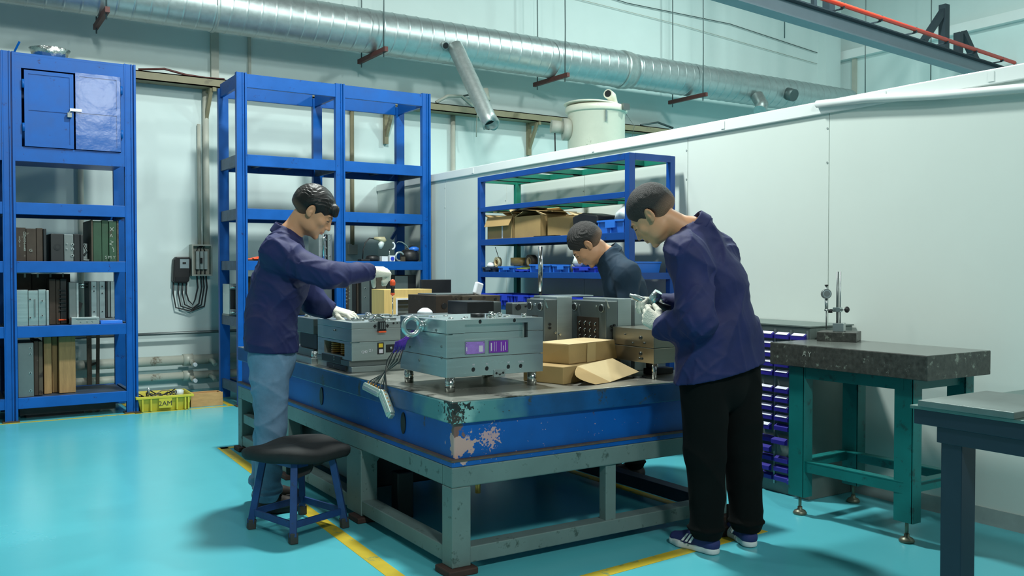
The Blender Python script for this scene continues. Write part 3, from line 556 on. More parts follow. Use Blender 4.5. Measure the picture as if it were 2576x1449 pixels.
mould('mould_block', 'wide dark grey mould block at the right end of the rack shelf', 3.90, 4.24, 8.5, 8.95, .825, 1.21, [1, 1.6, 1], ['blacksteel', 'steeld', 'blacksteel'], 'dark moulds on the rack behind the left worker', cat='mould')
mould('mould_block', 'dark mould pair seen between worker and rack centre post', 3.02, 3.30, 8.46, 8.9, .825, 1.16, [1, .8, 1.2], ['steeld', 'blacksteel', 'steeld'], 'dark moulds on the rack behind the left worker', cat='mould')
# desk lamps and odds on the 1.35 shelf
t = thing('magnifier_lamp', 'dark gooseneck lamp with a clear bulb head on the rack shelf', 'lamp', (3.66, 8.5, 1.35))
MB().box(3.60, 3.70, 8.45, 8.55, 1.35, 1.375).build('base', M['black'], t, bev=.006)
MB().tube([(3.635, 8.5, 1.37), (3.64, 8.5, 1.46), (3.665, 8.5, 1.54), (3.71, 8.5, 1.585), (3.77, 8.5, 1.58)], .006, 8).build('gooseneck', M['black'], t)
MB().tube([(3.76, 8.5, 1.585), (3.80, 8.48, 1.58), (3.845, 8.47, 1.57), (3.86, 8.47, 1.55)], [.015, .02, .035, .03], 14).build('lamp_head', M['tapec'], t)
MB().tube([(3.845, 8.47, 1.56), (3.82, 8.47, 1.515), (3.815, 8.47, 1.48)], [.022, .03, .012], 14).build('bulb', M['bag'], t)
t = thing('magnifier_ring', 'silver gooseneck lamp arching over a blue helmet on the rack shelf', 'lamp', (4.05, 8.5, 1.35))
MB().tube([(4.01, 8.5, 1.54), (4.03, 8.5, 1.555), (4.07, 8.5, 1.55), (4.12, 8.5, 1.52), (4.16, 8.5, 1.46), (4.17, 8.5, 1.44)], [.004, .006, .008, .009, .01, .01], 8).build('gooseneck', M['chrome'], t)
MB().tube([(3.955+.03*math.cos(a), 8.49, 1.51+.035*math.sin(a)) for a in [-1.6+k*.3 for k in range(11)]], .009, 8).build('lens_rim', M['white'], t)
MB().cyl((3.93, 8.5, 1.352), (3.93, 8.5, 1.48), .006, n=8).build('stem', M['chrome'], t)
tag(MB().tube([(4.025+.045*math.cos(a), 8.46, 1.40+.045*math.sin(a)) for a in [.4+2*PI*k*.85/20 for k in range(20)]], .012, 8).build('ring_clamp', M['steel']), 'silver open ring clamp standing on the rack shelf', 'clamp')
tag(MB().box(4.03, 4.075, 8.43, 8.46, 1.35, 1.40).build('small_block', M['rust']), 'small brown block in front of the silver ring clamp', 'block')
t = thing('welding_helmet', 'black helmet with bright blue top at the right end of the shelf', 'helmet', (4.2, 8.52, 1.35))
MB().lathe([(.085, 0), (.10, .02), (.10, .08), (.07, .12), (.02, .125)], (4.17, 8.53, 1.35), 20).build('shell', M['black'], t); MB().lathe([(.055, 0), (.056, .03), (.03, .045), (.0, .047)], (4.21, 8.51, 1.46), 16).build('blue_top', M['bin'], t)
MB().tube([(4.09, 8.5, 1.44), (4.12, 8.5, 1.49), (4.18, 8.5, 1.515), (4.24, 8.5, 1.50)], .008, 8).build('strap', M['black'], t)
tag(MB().lathe([(.06, 0), (.07, .02), (.065, .05), (.045, .06), (.04, .02), (0, .015)], (3.74, 8.5, 1.35), 20).build('black_bowl', M['black']), 'small black bowl beside the gooseneck lamp base', 'bowl')
tag(MB().box(3.82, 3.885, 8.44, 8.5, 1.35, 1.402).build('white_box', M['white'], bev=.002), 'small white box on the rack shelf beneath the lamp bulb', 'box')
t = tag(MB().box(3.905, 3.965, 8.44, 8.48, 1.35, 1.41).build('label_box', M['white'], bev=.002), 'small white and blue box next to the plain white box', 'box')
MB().cyl((3.935, 8.44, 1.378), (3.935, 8.434, 1.378), .02, n=14).build('blue_disc', M['bin2'], t)

# ---- crates on the floor
t = thing('plastic_crate', 'yellow plastic crate full of black wires on the floor by the rack', 'crate', (1.76, 8.7, 0))
o = Vector((1.74, 8.70, 0)); Mx = Matrix.Translation(o) @ Matrix.Rotation(-.04, 4, 'Z')
def crate(w, d, h, th, taper, Mx, name, m, par, bev=.004):
    a, b = w/2, d/2; A, B = a+taper, b+taper
    mb = MB(); rings = [[(x*s, y*t_, z) for x, y in ((-1, -1), (1, -1), (1, 1), (-1, 1))] for s, t_, z in ((a, b, 0), (A, B, h), (A-th, B-th, h), (a-th, b-th, .01))]
    mb.rings(rings, 4, True, False)
    return mb.xf(Mx).build(name, m, par, bev=bev)
crate(.40, .34, .135, .008, .03, Mx, 'crate_body', M['yellow'], t)
MB().box(-.245, .245, -.215, -.195, .118, .14).box(-.245, .245, .195, .215, .118, .14).box(-.245, -.225, -.2, .2, .118, .14).box(.225, .245, -.2, .2, .118, .14).xf(Mx).build('rim', M['yellow'], t, bev=.003)
for x in (-.19, -.12, .10, .17, .20): MB().box(x-.006, x+.006, -.212, -.18, .01, .12).xf(Mx).build('rib', M['yellow'], t)
text('2AM', .06, M['wire'], t, tuple(Mx @ Vector((.0, -.213, .07))), Euler((PI/2, 0, -.04)), 'marker_writing')
MB().box(-.055, .055, -.212, -.19, .03, .135).xf(Mx).build('label_panel', M['yellow'], t, bev=.003)
for i in range(9):
    a = random.uniform(0, 6); c = (1.69+.05*math.cos(a*2), 8.68+.05*math.sin(a))
    tag(MB().tube([(c[0]+.13*math.cos(a+k*.5)*(1+.1*math.sin(k)), c[1]+.10*math.sin(a+k*.5), .09+.03*math.sin(k*1.3+i)+.015*i*.4) for k in range(9)], .005, 6).build('loose_wire', M['wire'] if i % 3 else M['wireg']),
        'loose black or grey wire coiled in the yellow crate', 'wire', 'wires in the yellow crate')
tag(MB().tube([(1.60, 8.63, .10), (1.615, 8.6, .16), (1.61, 8.6, .21)], .008, 6).build('metal_hook', M['steel2']), 'pale metal hook sticking up from the yellow crate', 'hook')
tag(MB().lathe([(.04, 0), (.042, .05), (.02, .06), (0, .06)], (1.90, 8.72, .10), 12).build('plastic_wrap', M['bag']), 'clear plastic lump at the right end of the yellow crate', 'plastic')
t = thing('wooden_box', 'open pale wooden box on the floor next to the yellow crate', 'box', (2.12, 8.68, 0))
Mx = Matrix.Translation((2.12, 8.68, 0))
for a in ((-.145, .145, -.09, -.078, 0, .125), (-.145, .145, .078, .09, 0, .12), (-.145, -.133, -.078, .078, 0, .12), (.133, .145, -.078, .078, 0, .12), (-.133, .133, -.078, .078, 0, .01)): MB().box(*a).xf(Mx).build('board', M['woodbox'], t, bev=.002)

# ------------------------------------------------------------------ blue and green rack by the partition
rk = thing('parts_rack', 'blue and green steel rack of bins and cartons against the white partition', 'shelf', (4.16, 5.75, 0))
XF, XBk, Y0, Y1 = 3.947, 4.36, 4.725, 6.745
for y in (Y0, Y1-.05): MB().box(XF, XF+.05, y, y+.05, 0, 2.06).build('post', M['blue2'], rk, bev=.003)
MB().box(XBk-.045, XBk, Y0, Y0+.045, 0, 2.06).build('post', M['blue2'], rk, bev=.003); MB().box(XBk-.045, XBk, Y1-.05, Y1, 0, 2.06).build('post', M['green'], rk, bev=.003)
for z, h, dk in ((2.06, .045, 0), (1.80, .04, 0), (1.525, .05, 1), (1.25, .045, 1), (.985, .045, 1), (.55, .045, 1), (.12, .045, 1)):
    MB().box(XF, XF+.03, Y0+.05, Y1-.05, z-h, z).build('beam', M['blue2'], rk, bev=.002)
    MB().box(XBk-.03, XBk, Y0+.045, Y1-.05, z-h, z).build('beam', M['green'] if not dk else M['deck'], rk, bev=.002)
    MB().box(XF+.05, XBk-.045, Y0, Y0+.03, z-h, z).build('beam', M['blue2'], rk); MB().box(XF+.05, XBk-.045, Y1-.03, Y1, z-h, z).build('beam', M['green'], rk)
    if dk: MB().box(XF+.03, XBk-.03, Y0+.03, Y1-.03, z-.02, z-.008).build('shelf_deck', M['deck'], rk)
    else:
        for y in (5.02, 5.32, 5.76, 6.2, 6.5):
            MB().box(XF+.03, XBk-.03, y, y+.045, z-h, z-h+.005).box(XF+.03, XBk-.03, y, y+.005, z-h, z-.003).build('cross_angle', M['green'], rk)
        for y in (5.02, 5.76): MB().prism([(XBk-.03, y, z-h), (XBk-.03, y+.12, z-h), (XBk-.12, y, z-h)], (0, 0, .005)).build('gusset', M['green'], rk)

def carton(name, label, c, w, d, h, rot, flaps, m='card', group=None):
    t = thing(name, label, 'box', c, group); Mx = Matrix.Translation(c) @ Matrix.Rotation(rot, 4, 'Z')
    a, b = w/2, d/2
    for q in ((-a, a, -b, -b+.005, 0, h), (-a, a, b-.005, b, 0, h), (-a, -a+.005, -b, b, 0, h), (a-.005, a, -b, b, 0, h), (-a, a, -b, b, 0, .005)): MB().box(*q).xf(Mx).build('side', M[m], t)
    for side, ang, ln in flaps:
        s = math.sin(ang)*ln; cz = math.cos(ang)*ln
        P = {'f': [(-a, -b, h), (a, -b, h), (a*.96, -b-s, h+cz), (-a*.96, -b-s, h+cz)], 'b': [(-a, b, h), (a, b, h), (a*.96, b+s, h+cz), (-a*.96, b+s, h+cz)],
             'l': [(-a, -b, h), (-a, b, h), (-a-s, b*.9, h+cz), (-a-s, -b*.9, h+cz)], 'r': [(a, -b, h), (a, b, h), (a+s, b*.9, h+cz), (a+s, -b*.9, h+cz)]}[side]
        MB().sheet(P, .004).xf(Mx).build('flap', M['cardl' if ang < 0 else m], t)
    return t
# rack along Y: front faces -X.  (rot pi/2 turns the local front to -X)
c1 = carton('carton', 'open cardboard carton with folded flaps at the far end of the rack', (4.12, 6.45, 1.517), .40, .26, .195, -PI/2, (('b', -1.2, .12), ('l', 1.3, .10), ('f', 2.7, .09), ('r', -1.0, .1)), group='cardboard cartons on the rack')
MB().box(3.986, 3.99, 6.40, 6.415, 1.53, 1.68).build('torn_tape', M['white'], c1)
c2 = carton('carton', 'second cardboard carton beside the far one, flaps up', (4.13, 6.03, 1.517), .40, .28, .18, -PI/2-.03, (('b', -1.0, .12), ('l', -1.2, .12), ('r', -1.25, .1)), group='cardboard cartons on the rack')
c3 = carton('carton', 'low crushed cardboard carton above the bent-over worker', (4.15, 5.62, 1.517), .34, .26, .155, -PI/2+.05, (('b', -1.3, .1), ('r', -1.3, .1)), group='cardboard cartons on the rack')
for i, (y, z, r_) in enumerate(((6.42, 1.745, .05), (6.2, 1.752, -.06), (5.95, 1.735, .08))):
    tag(MB().box(-.12, .14, -.19, .19, 0, .006).xf(Matrix.Translation((4.13, y, z)) @ Matrix.Rotation(r_, 4, 'X') @ Matrix.Rotation(.12*i-.1, 4, 'Z')).build('cardboard_sheet', M['card' if i != 1 else 'rust']), ('left', 'dark middle', 'right')[i]+' one of the loose cardboard sheets on the cartons', 'cardboard', 'cardboard sheets on the cartons')
tag(MB().prism([(3.98, 5.40, 1.52), (3.98, 5.12, 1.60), (3.98, 5.12, 1.66), (3.98, 5.30, 1.685), (3.98, 5.42, 1.66)], (.2, 0, 0)).build('black_case', M['black'], bev=.012), 'black plastic case next to the cartons on the rack', 'case')
tag(MB().box(3.96, 4.1, 5.62, 5.9, 1.518, 1.532).build('dark_sheet', M['black']), 'thin dark sheet under the cartons above the worker', 'sheet')
def bin_(label, y0, y1, x0, x1, z, h, m='bin', group='blue plastic bins on the rack', name='parts_bin', dividers=2):
    """open plastic bin whose front faces -X"""
    t = thing(name, label, 'bin', ((x0+x1)/2, (y0+y1)/2, z), group); th = .004; s = .012
    rings = [[(x0+s, y0+s, z), (x1-s, y0+s, z), (x1-s, y1-s, z), (x0+s, y1-s, z)], [(x0, y0, z+h), (x1, y0, z+h), (x1, y1, z+h), (x0, y1, z+h)], [(x0+th, y0+th, z+h), (x1-th, y0+th, z+h), (x1-th, y1-th, z+h), (x0+th, y1-th, z+h)], [(x0+s+th, y0+s+th, z+.006), (x1-s-th, y0+s+th, z+.006), (x1-s-th, y1-s-th, z+.006), (x0+s+th, y1-s-th, z+.006)]]
    MB().rings(rings, 4, True, False).build('bin_body', M[m], t)
    MB().box(x0-.008, x0, y0, y1, z+h-.012, z+h).box(x0, x1, y0-.004, y0, z+h-.012, z+h).box(x0, x1, y1, y1+.004, z+h-.012, z+h).build('rim', M[m], t)
    w = y1-y0
    for i in range(dividers+1):
        y = y0+s+(w-2*s)*i/dividers
        MB().box(x0-.004, x0+.012, y-.004, y+.004, z, z+h-.01).build('rib', M[m], t)
    MB().box(x0-.010, x0+.004, y0+w*.32, y0+w*.68, z+h*.45, z+h-.012).build('label_holder', M[m], t)
    return t
bin_('tall light blue bin with a clear bag in it behind the near post', 4.80, 5.10, 3.97, 4.3, 1.517, .10); bin_('low light blue bin between the black case and the tall bin', 5.12, 5.42, 3.97, 4.3, 1.517, .055)
tag(MB().lathe([(.10, 0), (.13, .03), (.12, .08), (.07, .13), (.02, .15), (0, .15)], (4.15, 4.93, 1.59), 18).build('plastic_bag', M['bag']), 'crumpled clear plastic bag bulging from the tall blue bin', 'bag')
for i, (a, b, h, lb, m) in enumerate(((6.48, 6.68, .05, 'grey-blue', 'deck'), (6.17, 6.42, .055, 'bright blue', 'bin'), (5.97, 6.15, .03, 'flat dark blue', 'bin2'), (5.66, 5.95, .07, 'tall blue', 'bin'), (5.42, 5.64, .065, 'blue', 'bin'), (5.10, 5.38, .05, 'low blue', 'bin2'))):
    bin_(lb+' bin, number %s from the far end on the tape-roll shelf' % ('one', 'two', 'three', 'four', 'five', 'six')[i], a, b, 3.96, 4.25, 1.242, h, m, 'blue bins on the tape-roll shelf')
bin_('light blue bin behind the near post below the bent worker level', 4.80, 5.05, 3.98, 4.3, 1.242, .085, 'bin', 'blue bins on the tape-roll shelf')
tag(MB().box(3.99, 4.02, 4.86, 4.885, 1.32, 1.37).build('white_stick', M['white']), 'short white stick standing in the bin beside the right worker face', 'stick')
for i in range(5): tag(MB().bar((3.97+.015*i, 6.0, 1.274+.004*i), (3.98+.015*i, 6.18, 1.278+.003*i), .006, .004).build('green_strip', M['green' if i % 2 else 'yellow']), 'thin green or yellow strip lying in the flat blue bin', 'strip', 'coloured strips in the flat bin')
def roll(label, c, r, w, m, ax=(1, 0, 0)):
    t = thing('tape_roll', label, 'tape', (c[0], c[1], c[2]-r), 'tape rolls'); d = Vector(ax).normalized()
    a = Vector(c)-d*w/2; b = Vector(c)+d*w/2
    u = d.cross(Vector((0, 0, 1))); u = u.normalized() if u.length > .1 else Vector((1, 0, 0)); v = d.cross(u); n = 28
    rg = [[p+(u*math.cos(2*PI*k/n)+v*math.sin(2*PI*k/n))*q for k in range(n)] for p, q in ((a, r), (b, r), (b, r*.6), (a, r*.6))]
    MB().rings(rg, n, False, True, True).build('tape', M[m], t)
    rg = [[p+(u*math.cos(2*PI*k/n)+v*math.sin(2*PI*k/n))*q for k in range(n)] for p, q in ((a-d*.001, r*.6), (b+d*.001, r*.6), (b+d*.001, r*.55), (a-d*.001, r*.55))]
    MB().rings(rg, n, False, True, True).build('core', M['cardl'], t)
roll('small roll of tape standing with its open side to the front', (4.0, 6.50, 1.33), .045, .03, 'tapec'); roll('large amber roll of tape lying flat on the bins', (4.10, 6.30, 1.335), .085, .065, 'tape', (0, 0, 1)); roll('dark brown roll of tape at the right of the amber one', (4.06, 6.08, 1.335), .055, .05, 'rust')
tag(MB().tube([(4.0, 6.48, 1.36), (4.0, 6.54, 1.46)], .003, 6).build('thin_rod', M['wire']), 'thin dark rod leaning up behind the small tape roll', 'rod')
tag(MB().lathe([(.05, 0), (.06, .02), (.04, .045), (0, .05)], (4.03, 6.62, 1.285), 14).build('white_bundle', M['white']), 'white bundle in the grey-blue bin at the far end', 'bundle')
tag(MB().lathe([(.02, 0), (.045, .03), (.03, .07), (.0, .085)], (4.0, 5.37, 1.29), 9).tube([(4.0, 5.36, 1.31), (3.99, 5.40, 1.38)], .012, 6).build('crumpled_tissue', M['bag']), 'crumpled white tissue in front of the bent worker face', 'tissue')
tag(MB().lathe([(.022, 0), (.024, .06), (.012, .07), (0, .07)], (3.98, 5.40, 1.242), 12).build('dark_jar', M['steeld']), 'small dark jar beside the crumpled tissue', 'jar')
# row of deep blue bins on the shelf z .985
for i, (a, b) in enumerate(((6.42, 6.68), (6.17, 6.40), (5.93, 6.15), (5.69, 5.91), (5.40, 5.66), (5.10, 5.38), (4.80, 5.08))):
    bin_('deep blue bin on the lowest visible shelf, %s from the far end' % ('first', 'second', 'third', 'fourth', 'fifth', 'sixth', 'seventh')[i], a, b, 3.94, 4.27, .977, .09, 'bin2', 'deep blue bins on the lowest visible shelf', dividers=4)

# ------------------------------------------------------------------ drawer cabinet, granite stand, steel bench
dc = thing('drawer_cabinet', 'grey parts cabinet of many small navy drawers with white labels behind the right worker', 'cabinet', (4.23, 3.8, 0))
CX0 = 4.05; CY0 = 3.31; NC = 7; P_ = .1135
MB().box(CX0, XP-.01, CY0, CY0+NC*P_+.03, 0, .955).build('cabinet_body', M['cab'], dc, bev=.004)
MB().box(CX0-.012, XP-.008, CY0-.01, CY0+NC*P_+.04, .955, .962).build('top_sheet', M['cab'], dc)
for c in range(NC+1): MB().box(CX0-.010, CX0, CY0+.015+c*P_-.008, CY0+.015+c*P_+.002, .05, .935).build('divider', M['steel2'], dc)
dm = None; k = 0
for grp, zt in enumerate((.925, .618, .330)):
    for r in range(5):
        for c in range(NC):
            k += 1
            if grp == 2 and r == 1 and c == 1: continue
            y0 = CY0+.018+c*P_; z1 = zt-r*.0535; out = .022 if (k*37 % 11) < 3 and grp == 2 or (grp == 1 and r == 4 and c == 2) else 0
            if dm is None:
                d = MB().prism([(CX0-.002, 0, -.008), (CX0-.026, 0, -.02), (CX0-.026, 0, -.042), (CX0-.002, 0, -.046)], (0, P_-.016, 0)).build('drawer', M['drawer'], dc); s = MB().prism([(CX0-.0045, .008, -.0075), (CX0-.0275, .008, -.019), (CX0-.0275, P_-.024, -.019), (CX0-.0045, P_-.024, -.0075)], (0, 0, .0015)).build('drawer_label', M['slot'], d)
                dm = d.data, s.data
                WL[d] = WL[dc]
            else:
                d = bpy.data.objects.new('drawer', dm[0]); COL.objects.link(d); d.parent = dc; s = None
                if not (grp == 2 or (grp == 1 and r == 4 and c == 1)):
                    s = bpy.data.objects.new('drawer_label', dm[1]); COL.objects.link(s); s.parent = d
            d.location = (-out, y0, z1)
tag(MB().cyl((4.14, 3.93, .962), (4.14, 3.93, .99), .012, n=12).tube([(4.14, 3.93, .975), (4.10, 3.90, .975)], .006, 8).build('brass_fitting', M['rust']), 'small brown fitting on the cabinet top beside the right worker back', 'fitting')

gt = thing('granite_surface_plate', 'thick black granite plate with chalk marks on a teal steel stand', 'table', (3.97, 2.85, 0))
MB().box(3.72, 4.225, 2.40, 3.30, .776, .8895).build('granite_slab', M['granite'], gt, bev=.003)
MB().box(3.722, 4.223, 2.402, 3.298, .8885, .8905).build('polished_top_sheen', M['granitesheen'], gt)
text('A Y', .036, M['chalk'], gt, (3.719, 3.06, .845), RXN, 'chalk_marks')
for x, y in ((3.76, 3.155), (3.79, 2.56), (4.20, 3.16), (4.21, 2.56)):
    w = .095
    l = MB().box(x-.004, x+.004, y-w/2, y+w/2, .10, .77).box(x-.004, x+.06, y-w/2-.004, y-w/2+.004, .10, .77).build('leg', M['teal'], gt)
    MB().cyl((x+.03, y, .02), (x+.03, y, .13), .008, n=10).build('threaded_rod', M['foot'], l)
    MB().lathe([(.033, 0), (.036, .008), (.028, .02), (.012, .028), (.012, .04)], (x+.03, y, 0), 20).build('foot_pad', M['foot'], l)
for a, b in (((3.765, 3.15), (3.79, 2.56)), ((4.20, 3.15), (4.21, 2.56)), ((3.77, 3.18), (4.21, 3.18)), ((3.79, 2.54), (4.21, 2.54))):
    MB().bar((*a, .745), (*b, .745), .012, .06).build('upper_rail', M['teal'], gt)
    MB().bar((*a, .26), (*b, .26), .008, .055).bar((a[0]+(.02 if a[0] != 4.20 else -.02), a[1]-(.02 if a[1] > 2.6 and b[1] > 2.6 and a[1] == b[1] else -.0), .286), (b[0]+(.02 if a[0] != 4.20 else -.02), b[1], .286), .05, .005).build('lower_rail', M['teal'], gt)
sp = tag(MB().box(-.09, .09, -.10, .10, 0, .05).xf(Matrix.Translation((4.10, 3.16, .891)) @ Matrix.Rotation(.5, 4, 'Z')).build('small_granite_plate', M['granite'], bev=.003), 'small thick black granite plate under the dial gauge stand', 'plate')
ds = thing('dial_gauge_stand', 'steel twin-post stand holding a round dial gauge on small granite plate', 'gauge', (4.10, 3.17, .941))
MB().box(-.035, .035, -.028, .028, 0, .045).xf(Matrix.Translation((4.10, 3.16, .9412)) @ Matrix.Rotation(.5, 4, 'Z')).build('base_block', M['steel2'], ds, bev=.002)
MB().cyl((4.075, 3.145, .958), (4.071, 3.143, .958), .006, n=10).build('screw_hole', M['black'], ds)
MB().cyl((4.10, 3.172, .985), (4.10, 3.172, 1.262), .0065, n=12).build('post', M['steeld'], ds)
MB().cyl((4.104, 3.157, .985), (4.104, 3.157, 1.262), .004, n=12).build('post', M['steel2'], ds)
MB().box(4.09, 4.115, 3.15, 3.195, 1.045, 1.07).build('clamp_block', M['steel'], ds, bev=.002)
MB().cyl((4.10, 3.15, 1.057), (4.10, 3.115, 1.06), .005, n=10).build('clamp_screw', M['chrome'], ds); MB().lathe([(.010, 0), (.017, .005), (.017, .012), (.008, .02)], (0, 0, 0), 10).xf(Matrix.Translation((4.10, 3.12, 1.06)) @ Matrix.Rotation(PI/2, 4, 'X')).build('star_knob', M['black'], ds)
MB().cyl((4.09, 3.19, 1.055), (4.06, 3.225, 1.055), .006, n=10).build('arm', M['chrome'], ds); MB().cyl((4.078, 3.20, 1.04), (4.078, 3.20, 1.06), .011, n=10).build('knob', M['black'], ds)
MB().cyl((4.07, 3.22, .952), (4.07, 3.22, 1.06), .003, n=8).build('probe', M['steeld'], ds); MB().cyl((4.07, 3.22, 1.06), (4.07, 3.22, 1.115), .008, .010, 12).cyl((4.07, 3.22, 1.115), (4.07, 3.22, 1.185), .006, n=12).build('stem', M['steel2'], ds)
MB().cyl((4.07, 3.22, 1.185), (4.07, 3.22, 1.192), .010, n=12).build('stem_cap', M['black'], ds)
g = Vector((-.55, -.83, .05)).normalized(); c = Vector((4.06, 3.215, 1.142))
MB().cyl(c-g*.008, c+g*.014, .026, n=28).build('dial_body', M['steeld'], ds); MB().cyl(c+g*.0138, c+g*.0155, .021, n=28).build('dial_face', M['glass'], ds); MB().cyl(c+g*.0150, c+g*.0165, .0165, n=24).build('dial_centre', M['steeld'], ds)

bn = thing('steel_bench', 'dark navy steel bench cut off by the right edge of the photo', 'bench', (3.3, 1.0, 0))
BX = 2.90
MB().box(BX-.01, 3.72, -.4, 1.93, .788, .80).build('bench_top', M['benchtop'], bn, bev=.002)
MB().box(BX, 3.71, -.39, 1.92, .735, .788).build('top_rail', M['bench'], bn, bev=.002); MB().box(BX+.01, BX+.09, -.39, 1.84, .68, .735).build('under_rail', M['bench'], bn, bev=.002)
for x, y in ((BX+.02, 1.755), (3.60, 1.755), (BX+.02, -.3), (3.60, -.3)): MB().box(x, x+.085, y, y+.075, 0, .735).build('leg', M['bench'], bn, bev=.003)
lp = tag(MB().box(-.22, .22, -.165, .165, 0, .022).xf(Matrix.Translation((3.10, 1.73, .8003)) @ Matrix.Rotation(.02, 4, 'Z')).build('loose_steel_plate', M['benchtop2'], bev=.002), 'loose pale grey steel plate lying on the corner of the navy bench', 'plate')

# ------------------------------------------------------------------ the big work table
wt = thing('work_table', 'huge blue cast surface plate on a grey-green steel frame in the centre', 'table', (2.6, 4.86, 0))
TX0, TX1, TY0, TY1, TZ = 1.80, 3.395, 3.287, 6.43, .728
MB().box(TX0, TX1, TY0, TY1, .452, .478).build('bottom_flange', M['slab'], wt, bev=.004)
MB().box(TX0-.004, TX1+.004, TY0-.004, TY1+.004, .474, .482).build('flange_edge', M['rim'], wt)
bd_ = MB().box(TX0+.022, TX1-.022, TY0+.022, TY1-.022, .478, .640).build('plate_body', M['slab'], wt, bev=.006)
MB().prism([(TX0, TY0, .636), (TX0+.01, TY0, .630), (TX0+.024, TY0, .628), (TX0+.024, TY0, .70), (TX0, TY0, .70)], (0, .01, 0)); 
lipm = MB().box(TX0, TX1, TY0, TY1, .632, .724).build('plate_lip', M['sliplip'], wt, bev=.006)
MB().box(TX0+.002, TX1-.002, TY0+.002, TY1-.002, .722, TZ).build('ground_top', M['tabletop'], wt, bev=.003)
for y in (4.84, 3.79): 
    MB().prism([(TX0+.020, y+.024*math.cos(a), .565+.05*math.sin(a)) for a in [2*PI*k/20 for k in range(20)]], (-.003, 0, 0)).build('lifting_hole', M['black'], wt)
G = M['tablepaint']
MB().box(TX0, TX1, TY0, TY0+.09, .366, .452).build('frame_rail', G, wt, bev=.006); MB().box(TX0, TX1, TY1-.09, TY1, .366, .452).build('frame_rail', G, wt, bev=.006)
MB().box(TX0, TX0+.09, TY0+.09, TY1-.09, .366, .452).build('frame_rail', G, wt, bev=.006); MB().box(TX1-.09, TX1, TY0+.09, TY1-.09, .366, .452).build('frame_rail', G, wt, bev=.006)
for x, y, w in ((TX0, TY0, .09), (TX1-.09, TY0, .09), (TX0, TY1-.09, .09), (TX1-.09, TY1-.09, .09), (TX0, 4.24, .09), (TX0, 5.35, .08), (TX1-.09, 4.8, .09)):
    MB().box(x, x+w, y, y+(w if w == .09 and y not in (4.24, 4.8) else .19 if y == 4.24 else .12), .03, .366).build('leg', G, wt, bev=.004)
    MB().box(x-.03, x+w+.02, y-.03, y+.10, 0, .03).build('foot_block', M['rustfoot'], wt, bev=.006)
MB().box(2.618, 2.678, TY0+.01, TY0+.06, .104, .366).build('strut', G, wt, bev=.003)
MB().box(TX0+.09, TX1-.0, TY0+.004, TY0+.084, .040, .108).build('lower_rail', G, wt, bev=.004); MB().box(TX0+.09, TX1-.09, TY1-.09, TY1-.01, .04, .108).build('lower_rail', G, wt, bev=.004)
MB().box(TX0+.004, TX0+.084, TY0+.09, TY1-.09, .040, .108).build('lower_rail', G, wt, bev=.004); MB().box(TX1-.084, TX1-.004, TY0+.09, TY1-.09, .04, .108).build('lower_rail', M['bench'], wt, bev=.004)
MB().box(TX0+.01, TX0+.07, TY1-.6, TY1-.1, .20, .26).build('frame_rail', G, wt)
MB().prism([(TX0+.09, 4.24, .366), (TX0+.09, 4.16, .366), (TX0+.09, 4.24, .30)], (-.02, 0, 0)).prism([(TX0+.02, 4.43, .366), (TX0+.02, 4.52, .366), (TX0+.02, 4.43, .30)], (.02, 0, 0)).build('gusset', G, wt)
MB().cyl((1.99, 3.40, .30), (1.99, 3.40, .38), .012, n=10).build('jack_bolt', M['brass'], wt)
MB().box(TX0+.1, 2.65, 4.4, TY1-.2, .12, .34).build('under_tray', M['blacksteel'], wt, bev=.01)
tag(MB().box(1.97, 2.06, 4.17, 4.25, 0, .24).build('dark_stump', M['black'], bev=.006), 'black block standing under the table beside the middle leg', 'block')
tag(MB().box(3.15, 3.36, 3.07, 3.17, 0, .045).box(3.22, 3.235, 3.11, 3.125, .045, .14).build('floor_foot_block', M['rustfoot'], bev=.006), 'rusty foot block with a bolt on the floor behind the right worker shoe', 'block')

# ------------------------------------------------------------------ things on the table
Zt = TZ+.0005
# A: front mould on guide pins
a = thing('injection_mould', 'front steel mould on four pins with two purple labels', 'mould', (2.167, 3.79, Zt))
AX0, AX1, AY0, AY1 = 1.908, 2.426, 3.534, 4.005
p1 = MB().box(AX0, AX1, AY0, AY1, .793, .8795).build('plate', M['steel'], a, bev=.0015)
p2 = MB().box(AX0, AX1, AY0, AY1, .8812, .9875).build('plate', M['steel'], a, bev=.0015)
p3 = MB().box(AX0, AX1, AY0, AY1, .9892, 1.049).build('plate', M['steel'], a, bev=.0015)
cut = MB()
for x0, x1 in ((AX0-.01, AX0+.032), (AX1-.025, AX1+.01)):
    cut.box(x0, x1, AY0-.01, AY0+.02, .879, .886).box(x0, x1, AY0-.01, AY0+.02, .985, .992)
carve(p1, MB().box(AX0-.01, AX0+.032, AY0-.01, AY0+.02, .877, .886).box(AX1-.025, AX1+.01, AY0-.01, AY0+.02, .877, .89).tube([(2.046, 3.50, .823), (2.046, 3.58, .823)], .0105, 20).tube([(2.117, 3.50, .8235), (2.117, 3.58, .8235)], .0105, 20).tube([(2.233, 3.50, .825), (2.233, 3.58, .825)], .0105, 20).tube([(2.301, 3.50, .825), (2.301, 3.58, .825)], .0105, 20))
carve(p2, MB().box(2.002, 2.34, 3.50, AY0+.018, .9575, 1.0).box(AX0-.01, AX0+.032, AY0-.01, AY0+.02, .983, .99).box(AX1-.025, AX1+.01, AY0-.01, AY0+.02, .984, .99))
carve(p3, MB().box(2.002, 2.34, 3.50, AY0+.018, .98, 1.0275)); carve(p3, MB().tube([(2.082, 3.50, 1.0385), (2.082, 3.58, 1.0385)], .0095, 20).tube([(2.267, 3.50, 1.0385), (2.267, 3.58, 1.0385)], .0095, 20))
MB().box(2.322, 2.34, AY0+.012, AY0+.019, .958, 1.027).build('pocket_end', M['blacksteel'], a)
